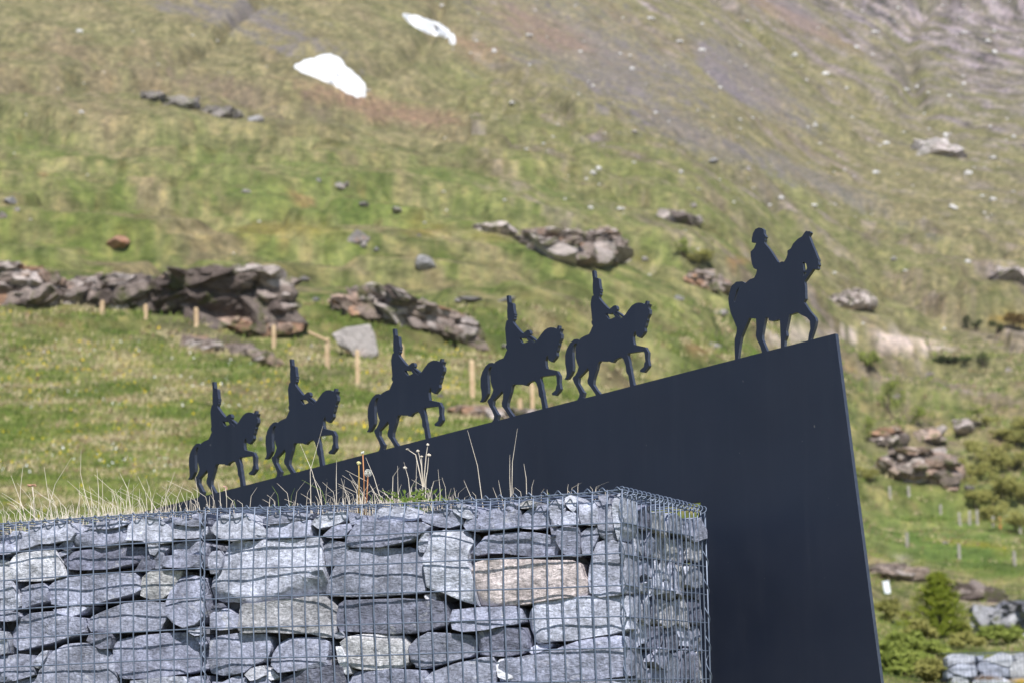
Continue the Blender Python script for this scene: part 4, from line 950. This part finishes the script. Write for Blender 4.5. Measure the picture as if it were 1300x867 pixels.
for x, y, h in ((1152,694,17),(1218,708,17),(1288,718,18)): stake(x, y, h, 'weathered fence post of the lower row in the green pasture', gf, M_WOODG, 80, 4.6, name='fence_post')
stake(1270, 671, 14, 'rusty orange fence post of the upper row below the hedge', gf, flat_mat('rusty_post', (.34, .15, .05), (.5, .27, .1)), 100, 4, name='fence_post')
M_SIGN = flat_mat('white_board', (.7, .76, .82), (.85, .87, .9), 2)
p = ground_at(1127, 754, 50); k = p.y/FPX; mb = MB(); mb.box((0, 0, 9*k), (4.2*k, .03, 8*k)); mb.box((-2*k, .05, 4*k), (.6*k, .03, 6*k))
o = mk('marker_board', mb.v, mb.f, M_SIGN, None, False, p); o.rotation_euler = (0, -.15, .2); tag(o, 'small tilted white marker board in the scrub beside the panel', 'board')

# ------------------------------------------------------------------ shrubs and trees
def leaf_mat(name, a, b_):
    M, nt, b = mat(name, .75, .2); tc = N(nt, 'ShaderNodeTexCoord')
    c = ramp(nt, noise(nt, 2.5, 4, .6, tc.outputs['Object']), [(.3, a), (.7, b_)])
    nt.links.new(c, b.inputs['Base Color'])
    tr = N(nt, 'ShaderNodeBsdfTranslucent'); nt.links.new(c, tr.inputs[0]); mx = N(nt, 'ShaderNodeMixShader'); mx.inputs[0].default_value = .4
    out = nt.nodes['Material Output']; nt.links.new(b.outputs[0], mx.inputs[1]); nt.links.new(tr.outputs[0], mx.inputs[2]); nt.links.new(mx.outputs[0], out.inputs[0]); return M
M_LG = leaf_mat('bright_leaves', (.17, .22, .04), (.33, .37, .09)); M_LO = leaf_mat('olive_leaves', (.2, .205, .05), (.42, .39, .13)); M_LD = leaf_mat('dark_leaves', (.035, .05, .014), (.085, .1, .03)); M_LC = leaf_mat('conifer_needles', (.24, .3, .04), (.46, .5, .1))
M_BARK = flat_mat('bark', (.07, .05, .035), (.16, .12, .09), 8)
def foliage(mb, c, rx, rz, n, size, rr, clumps=9):
    cl = [Vector((rr.gauss(0, .45), rr.gauss(0, .45), rr.uniform(-.45, .75))) for _ in range(clumps)]
    for i in range(n):
        k = rr.choice(cl); d = Vector((rr.gauss(0, 1), rr.gauss(0, 1), rr.gauss(0, 1))).normalized()*rr.random()**.4*.42
        q_ = Vector(c)+Vector(((k.x+d.x)*rx, (k.y+d.y)*rx, (k.z+d.z)*rz))
        a = Vector((rr.gauss(0, 1), rr.gauss(0, 1), rr.gauss(0, 1))).normalized(); b_ = a.orthogonal().normalized(); s = size*rr.uniform(.6, 1.3)
        mb.tri(q_-a*s, q_+a*s*.2+b_*s*.55, q_+a*s-b_*s*.3)
def shrub(px, py, wpx, hpx, label, ml, group=None, y0=12., n=420, name='shrub'):
    p = ground_at(px, py, y0); k = p.y/FPX; rr = random.Random(int(px*13+py)); t = thing(name, label, 'shrub', p, group)
    mb = MB(); rx, rz = wpx*k*.5, hpx*k*.5; foliage(mb, (0, 0, rz*.9), rx, rz, n, max(.09, rx*.15), rr, 11); mb.build('foliage', ml, t)
    mb = MB()
    for i in range(4):
        d = Vector((rr.uniform(-.5, .5)*rx, rr.uniform(-.5, .5)*rx, rz*1.1)); mb.tube([Vector((0, 0, -.2)), d*.5, d], .04*k*30/2, 4, .01*k*30)
    mb.build('stem', M_BARK, t); return t
t_p = ground_at(1193, 808, 40); k = t_p.y/FPX; con = thing('young_conifer', 'small bushy bright green conifer growing behind the far gabion', 'tree', t_p)
H = 78*k; mb = MB(); mb.tube([Vector((0, 0, -.2)), Vector((.02, 0, H*.6)), Vector((0, 0, H))], .05, 5, .01); mb.build('trunk', M_BARK, con)
mb = MB(); rr = random.Random(5)
for i in range(2600):
    u = rr.random()**.8; rad = H*(.62*(1-u)**.65*min(1, .5+u*3)+.02); an = rr.uniform(0, 6.283)
    lob = 1+.25*math.sin(an*3+u*9)+.2*math.sin(an*5-u*14)+.25*math.sin(u*38+an); rd = rad*lob*rr.random()**.45
    q_ = Vector((rd*math.cos(an), rd*math.sin(an), H*(.04+.96*u)-rd*.15)); a = Vector((math.cos(an), math.sin(an), rr.uniform(.1, .9))).normalized(); b_ = a.cross(Zv).normalized(); s = .11*rr.uniform(.6, 1.4)
    mb.tri(q_-b_*s*.4, q_+a*s*1.4, q_+b_*s*.45)
mb.build('crown', M_LC, con)
gh = 'shrubs massed on the slope beyond the panel'
rr0 = random.Random(3)
for (x, y, w_, h_) in [(1262,585,46,34),(1285,600,50,42),(1245,610,44,36),(1270,632,52,44),(1298,640,46,44),(1240,645,40,36),(1262,662,46,38),(1290,672,44,36),(1222,600,34,28),(1290,565,40,30),(1232,575,30,24),(1300,545,40,26),(1270,560,36,24),(1252,540,30,18)]:
    shrub(x, y, w_, h_*.72, 'olive green shrub in the thick hedge above the fence posts', M_LO, gh, 120)
shrub(1241, 529, 22, 20, 'bright green round bush above the thick hedge', M_LG, None, 150)
shrub(1128, 522, 32, 42, 'bright green shrub beside the edge of the panel on the knoll', M_LG, None, 120)
shrub(1104, 470, 34, 26, 'bright green shrub just beyond the top corner of the panel', M_LG, None, 150)
shrub(1103, 558, 22, 34, 'yellow green shrub beside the upper rock shelf of the knoll', M_LG, None, 120)
shrub(1165, 540, 28, 26, 'small light green shrub on the knoll above the reddish rock', M_LG, None, 120)
shrub(868, 326, 26, 24, 'light green bush on the slope behind the officer horse', M_LG, None, 120)
shrub(885, 335, 44, 18, 'olive scrub spreading beside the light green bush', M_LO, None, 120)
shrub(1248, 465, 18, 20, 'small dark upright bush on the open slope', M_LD, None, 180)
shrub(1213, 460, 40, 8, 'flat dark green mat of juniper beside the small upright bush', M_LD, None, 180)
for x, y, w_, h_ in ((1228,418,16,20),(1240,420,18,16),(1265,424,22,18)): shrub(x, y, w_, h_, 'dark bush in the small clump on the rusty slope', M_LD, 'clump of dark bushes', 200)
shrub(1290, 418, 40, 22, 'reddish brown scrub beside the clump of dark bushes', leaf_mat('rusty_leaves', (.13, .08, .025), (.25, .17, .05)), None, 200)
shrub(1105, 612, 30, 22, 'low olive shrub at the foot of the knoll beside the panel', M_LO, None, 120)
gn = 'low scrub around the far gabion'
for (x, y, w_, h_) in [(1140,830,46,34),(1165,812,40,28),(1130,790,34,30),(1180,838,44,30),(1230,824,44,24),(1260,818,40,24),(1150,858,50,30),(1185,866,44,30),(1125,852,40,36),(1285,816,30,20),(1218,806,30,18)]:
    bright = random.random() < .34; shrub(x, y, w_, h_, 'low bright green scrub growing around the far gabion' if bright else 'low olive brown scrub growing around the far gabion', M_LG if bright else M_LO, gn, 22, 520)

# ------------------------------------------------------------------ turf tufts and flowers (uncountable)
def grid_pos(n, xr, yr):
    """random ground positions, spread evenly over a window of the view"""
    M_ = min(n*24, 420000); i = RNG.uniform(len(near)+1, NRT-8, M_); j = RNG.uniform(22, NC-24, M_)
    i0 = i.astype(int); j0 = j.astype(int); fi = i-i0; fj = j-j0
    def bl(A): return (A[i0, j0]*(1-fi)+A[i0+1, j0]*fi)*(1-fj)+(A[i0, j0+1]*(1-fi)+A[i0+1, j0+1]*fi)*fj
    P = np.stack([bl(XX), bl(YY), bl(ZZ)], 1); px = bl(PX); py = bl(PY)
    k = (px > xr[0]) & (px < xr[1]) & (py > yr[0]) & (py < yr[1]); return P[k][:n], col[i0, j0][k][:n]
def tufts(name, label, n, xr, yr, hpx, wpx, cols, blades=4, keep=None):
    P, _ = grid_pos(n, xr, yr)
    if keep is not None: P = P[fbm(P[:, 0]/4, P[:, 1]/9, 3, len(label))+RNG.normal(0, .15, len(P)) > keep]
    n = len(P)
    m_ = n*blades; B = np.repeat(P, blades, 0); sc = np.clip(B[:, 1:2], 25, 240)/FPX
    base = B+RNG.normal(0, 1, (m_, 3))*np.array([1, 1, 0])*sc*wpx*1.6; base[:, 2] -= .03
    h = RNG.uniform(.4, 1.2, (m_, 1))*hpx*sc; wd = RNG.uniform(.5, 1, (m_, 1))*wpx*sc; an = RNG.uniform(0, 2*math.pi, m_)
    dr = np.stack([np.cos(an), np.sin(an)*.5, np.zeros(m_)], 1)
    tip = base+np.stack([RNG.normal(.12, .35, m_), RNG.normal(0, .3, m_), np.ones(m_)], 1)*h
    V = np.stack([base-dr*wd/2, base+dr*wd/2, tip], 1).reshape(-1, 3)
    me = bpy.data.meshes.new(name); me.vertices.add(len(V)); me.vertices.foreach_set('co', V.ravel()); me.loops.add(len(V)); me.loops.foreach_set('vertex_index', np.arange(len(V), dtype=np.int32))
    me.polygons.add(m_); me.polygons.foreach_set('loop_start', np.arange(0, len(V), 3, dtype=np.int32)); me.update(calc_edges=True)
    pn = .5+.75*fbm(P[:, 0]/2.6, P[:, 1]/4.5, 3, 77)+RNG.normal(0, .2, n); cc = np.array(cols)[np.clip(pn*len(cols), 0, len(cols)-1).astype(int)]*RNG.uniform(.8, 1.2, (n, 1)); cc = np.repeat(cc, blades*3, 0)
    at = me.color_attributes.new('tint', 'FLOAT_COLOR', 'POINT'); at.data.foreach_set('color', np.concatenate([cc, np.ones((len(cc), 1))], 1).ravel())
    me.materials.append(M_TUFT); o = bpy.data.objects.new(name, me); COL.objects.link(o); return tag(o, label, kind='stuff')
M_TUFT, nt, b = mat('grass_blades', .8, .15); vc = N(nt, 'ShaderNodeVertexColor', layer_name='tint'); nt.links.new(vc.outputs[0], b.inputs['Base Color'])
GC = [(.09, .135, .025), (.12, .17, .035), (.16, .2, .045), (.18, .21, .05), (.25, .24, .085), (.4, .34, .19), (.22, .15, .09), (.44, .37, .22)]
tufts('meadow_grass', 'tufts of grass in the flower meadow', 42000, (-60, 1000), (385, 700), 7.5, 3, GC, 4)
tufts('pasture_grass', 'tufts of grass on the slope beyond the panel', 12000, (1000, 1330), (430, 868), 6, 2.6, GC+[(.2, .24, .06)], 4)
tufts('slope_grass', 'tussocks of alpine grass on the high slope', 60000, (-60, 1350), (-20, 420), 2.6, 2.2, [(.1, .125, .035), (.135, .155, .045), (.18, .175, .065), (.24, .2, .1), (.28, .235, .13), (.19, .14, .085)], 3)
tufts('yellow_flowers', 'yellow meadow flowers', 3200, (-40, 600), (395, 660), 4, 4.5, [(.72, .55, .02), (.66, .5, .03)], 2, .0)
tufts('white_flowers', 'white meadow flowers', 900, (-40, 420), (430, 660), 4.2, 4.6, [(.8, .8, .76)], 2, .12)
tufts('yellow_flowers', 'strip of yellow flowers in the pasture', 160, (1160, 1300), (680, 702), 2, 2.6, [(.72, .55, .02)], 2)

# ------------------------------------------------------------------ dry grass and weeds on the gabion
M_STRAW = flat_mat('dry_straw', (.47, .41, .33), (.72, .65, .55), 20); M_GREENB = flat_mat('green_blades', (.1, .17, .03), (.2, .27, .06), 20)
def tipy(x): return ytop_r(x) if x > 258 else ytop_l(x)
def behind(px, py, q_): return on_plane(px, py, CORNER+BD*q_, NF)
def blade(mb, pts, q_, r=.0016, r2=.0004):
    P = [behind(x, y, q_) for x, y in pts]; P[0] = P[0]-Zv*.06
    if len(P) == 2: P.insert(1, P[0].lerp(P[1], .5)+SD*random.uniform(-.008, .008))
    mb.tube(P, r, 3, r2, False)
ms, mg = MB(), MB(); rr = random.Random(21)
for i in range(340):
    u = rr.random()
    if u < .58: x = rr.triangular(-30, 320, 90); h = rr.triangular(4, 58, 12)
    elif u < .86: x = rr.gauss(480, 60); h = rr.triangular(3, 42, 10)
    else: x = rr.uniform(300, 770); h = rr.triangular(3, 26, 5)
    if x > 780: continue
    y = tipy(max(min(x, 785), -200))+2; dxn = rr.gauss(-.1 if x < 400 else .02, .6)*h
    mid_ = (x+dxn*.35, y-h*.6); q_ = rr.uniform(.08, .5)
    blade(ms if rr.random() < .88 else mg, [(x, y), mid_, (x+dxn, y-h)], q_, rr.uniform(.0007, .0016))
for i in range(300):
    x = rr.choice((rr.triangular(-30, 300, 120), rr.triangular(-30, 300, 120), rr.gauss(490, 45))); h = rr.triangular(1, 9, 3); y = tipy(max(min(x, 785), -200))+1
    dxn = rr.gauss(0, 9); blade(ms, [(x, y), (x+dxn*.4, y-h), (x+dxn, y-h*rr.uniform(.2, .9))], rr.uniform(.05, .4), rr.uniform(.0006, .0012))
K8 = lambda L: [(x/5, 560+y/5) for x, y in L]; K7 = lambda L: [(380+x/4.333, 540+y/4.333) for x, y in L]
for L in ([(280,430),(350,270),(455,100)], [(610,450),(540,330),(510,200),(515,50)], [(215,440),(210,290)], [(630,420),(625,300),(615,170)], [(200,490),(120,350),(70,215)], [(1070,440),(900,280)], [(125,480),(130,300),(145,160)], [(850,420),(810,300),(760,200)], [(350,480),(300,300),(280,160)], [(330,470),(130,400),(10,325)], [(0,480),(180,500)], [(240,480),(90,410),(45,390)], [(880,430),(885,300)], [(1080,430),(1165,260)], [(1220,430),(1140,300)], [(990,430),(1110,190)]):
    blade(ms, K8(L), rr.uniform(.1, .4), .0017)
for L in ([(1015,400),(980,220),(925,25)], [(1165,400),(1157,280),(1158,160)], [(1165,395),(1172,200),(1200,15)], [(1250,385),(1248,290),(1235,210)], [(150,440),(70,250),(5,100)], [(65,440),(60,250),(130,0)], [(205,430),(203,300),(205,190)], [(295,430),(230,290)], [(480,420),(410,280),(365,175)], [(500,420),(380,310),(255,245)], [(510,330),(515,280),(550,230)], [(560,420),(540,220)], [(620,410),(600,290),(575,200)], [(640,410),(645,190)], [(765,400),(763,240)], [(700,345),(740,305),(790,292)], [(805,410),(835,345)], [(1130,390),(1095,300)], [(1100,395),(1065,340)], [(440,420),(275,265)], [(880,400),(850,340)], [(960,395),(905,300)]):
    blade(ms, K7(L), rr.uniform(.1, .35), .0017)
# branching dry weed
for L in ([(682,415),(678,300),(672,175)], [(680,240),(698,160),(706,110)], [(678,240),(640,160),(595,130)], [(684,240),(712,165)], [(676,200),(655,145)], [(690,415),(695,330),(700,260)]): blade(ms, K7(L), .2, .0022, .0009)
for x, y in ((706,105),(595,130),(712,162),(652,140),(672,170),(582,232)):
    c_ = behind(*K7([(x, y)])[0], .2); blob_ico(ms, c_, .0065, rr)
x, y = K8([(205, 278)])[0]
o = ms.build('dry_grass', M_STRAW); tag(o, 'dry straw coloured grass sprouting from the top of the gabions', kind='stuff')
o = mg.build('green_grass', M_GREENB); tag(o, 'few green blades among the dry grass on the gabions', kind='stuff')
# dried umbel
M_RED = flat_mat('reddish_stem', (.4, .16, .07), (.55, .27, .13), 20); M_FLUFF = flat_mat('seed_fluff', (.62, .62, .56), (.8, .79, .72), 60); M_YEL = flat_mat('wilted_petals', (.6, .55, .2), (.72, .7, .45), 60); M_UMB = flat_mat('dried_umbel', (.36, .2, .13), (.52, .33, .22), 60); M_PINK = flat_mat('pink_petals', (.6, .3, .25), (.7, .45, .38), 60)
def stalk(base, tip, q_, label, cat, name, head, hm, sm, sr=.0024):
    P = [behind(*base, q_), behind((base[0]+tip[0])/2+.6, (base[1]+tip[1])/2, q_), behind(*tip, q_)]; P[0] = P[0]-Zv*.05
    t = thing(name, label, cat, P[0]); mb = MB(); mb.tube([p-P[0] for p in P], sr, 6, sr*.8); mb.build('stem', sm, t, True)
    mb = MB(); head(mb, P[2]-P[0]); mb.build('flower_head', hm, t); return t
def puff(r):
    def f(mb, c):
        for i in range(190):
            d = Vector((rr.gauss(0, 1), rr.gauss(0, 1), rr.gauss(0, 1))).normalized(); a = d.orthogonal().normalized()*.0008
            mb.tri(c+a, c-a, c+d*r*.97); e = d.orthogonal().normalized(); e2 = d.cross(e)
            for k in range(4):
                an = k*1.57; s = (e*math.cos(an)+e2*math.sin(an))*r*.2; mb.tri(c+d*r*.93, c+d*r+s, c+d*r*1.02+s*.8+e*.0006)
        blob_ico(mb, c, r*.25, rr)
    return f
def nub(r):
    def f(mb, c):
        for i in range(5): blob_ico(mb, c+Vector((rr.uniform(-1, 1), rr.uniform(-1, 1), rr.uniform(-1, 1)))*r*.5, r*.7, rr)
    return f
stalk(K7([(365, 435)])[0], K7([(378, 260)])[0], .16, 'dandelion clock with white fluffy seed ball on a red stem on the gabion', 'dandelion', 'dandelion', puff(.013), M_FLUFF, M_RED)
stalk(K7([(357, 435)])[0], K7([(349, 148)])[0], .18, 'tall dandelion with a bare pale head on a reddish stem on the gabion', 'dandelion', 'dandelion', nub(.006), M_FLUFF, M_RED)
stalk(K7([(325, 435)])[0], K7([(327, 205)])[0], .17, 'dandelion with a closed yellowish head on a brown stem on the gabion', 'dandelion', 'dandelion', nub(.0085), M_YEL, flat_mat('brown_stem', (.36, .22, .06), (.48, .32, .1)))
stalk(K8([(218, 450)])[0], K8([(205, 280)])[0], .2, 'dried brown umbel flower standing in the pale grass on the gabion', 'dried flower', 'dried_flower', lambda mb, c: [blob_ico(mb, c+Vector((rr.uniform(-.014, .014), rr.uniform(-.01, .01), rr.uniform(-.003, .004))), .0045, rr) for _ in range(16)], M_UMB, M_STRAW)
stalk((288, 642), (286, 618), .2, 'small pink seed head in the grass below the last horse', 'dried flower', 'dried_flower', lambda mb, c: [blob_ico(mb, c+Vector((rr.uniform(-.006, .006), 0, rr.uniform(-.012, .006))), .003, rr) for _ in range(9)], M_PINK, M_STRAW, .0015)
# leafy green weed
M_WEED = leaf_mat('weed_leaves', (.09, .15, .025), (.2, .26, .05))
cw = behind(528, 636, .14); weed = thing('leafy_weed', 'low green leafy weed growing among the dry stalks on the gabion', 'plant', cw)
for i in range(52):
    px_ = rr.gauss(530, 22); py_ = 636-abs(rr.gauss(0, 7)); p = behind(px_, py_, rr.uniform(.1, .2))-cw
    a = Vector((rr.gauss(0, 1), rr.gauss(0, .6), rr.gauss(.4, .7))).normalized(); b_ = a.cross(Vector((0, -1, .4))).normalized(); s = rr.uniform(.009, .017)
    mk('leaf', [p-a*s, p+b_*s*.35, p+a*s, p-b_*s*.35-Vector((0, .002, 0))], [(0, 1, 2), (0, 2, 3)], M_WEED, weed)
mb = MB()
for i in range(9): mb.tube([Vector((rr.gauss(0, .05), 0, -.06)), Vector((rr.gauss(0, .06), 0, .04))], .0015, 4)
mb.build('stem', M_GREENB, weed)
# tufts growing on the far gabion
mb = MB()
for i in range(120):
    px_ = rr.gauss(1252, 9); p = on_plane(px_, 861+rr.uniform(-1, 2), P30, N30)+N30*.02; mb.tri(p-S30*.004, p+S30*.004, p+Vector((rr.gauss(0, .03), -.03, rr.uniform(.02, .06))))
tag(mb.build('dry_tuft', M_UMB), 'brown dry tuft growing out of the far gabion', kind='stuff')
mb = MB()
for i in range(160):
    px_ = rr.gauss(1296, 7); p = on_plane(px_, 863+rr.uniform(-2, 4), P30, N30)+N30*.02; blob_ico(mb, p, .008, rr)
tag(mb.build('orange_lichen', flat_mat('orange_lichen', (.45, .28, .03), (.6, .4, .05))), 'orange yellow lichen cushion on the far gabion', kind='stuff')

# ------------------------------------------------------------------ mountain air
HZ = MB(); HZ.box((0, 480, 190), (1200, 620, 320))
M_AIR = bpy.data.materials.new('mountain_air'); M_AIR.use_nodes = True; nt = M_AIR.node_tree; nt.nodes.clear()
pv = nt.nodes.new('ShaderNodeVolumePrincipled'); pv.inputs['Color'].default_value = (.86, .9, 1, 1); pv.inputs['Density'].default_value = .0001; pv.inputs['Anisotropy'].default_value = 0.
out = nt.nodes.new('ShaderNodeOutputMaterial'); nt.links.new(pv.outputs[0], out.inputs['Volume'])
o = HZ.build('haze', M_AIR); tag(o, 'thin pale mountain haze', kind='stuff')
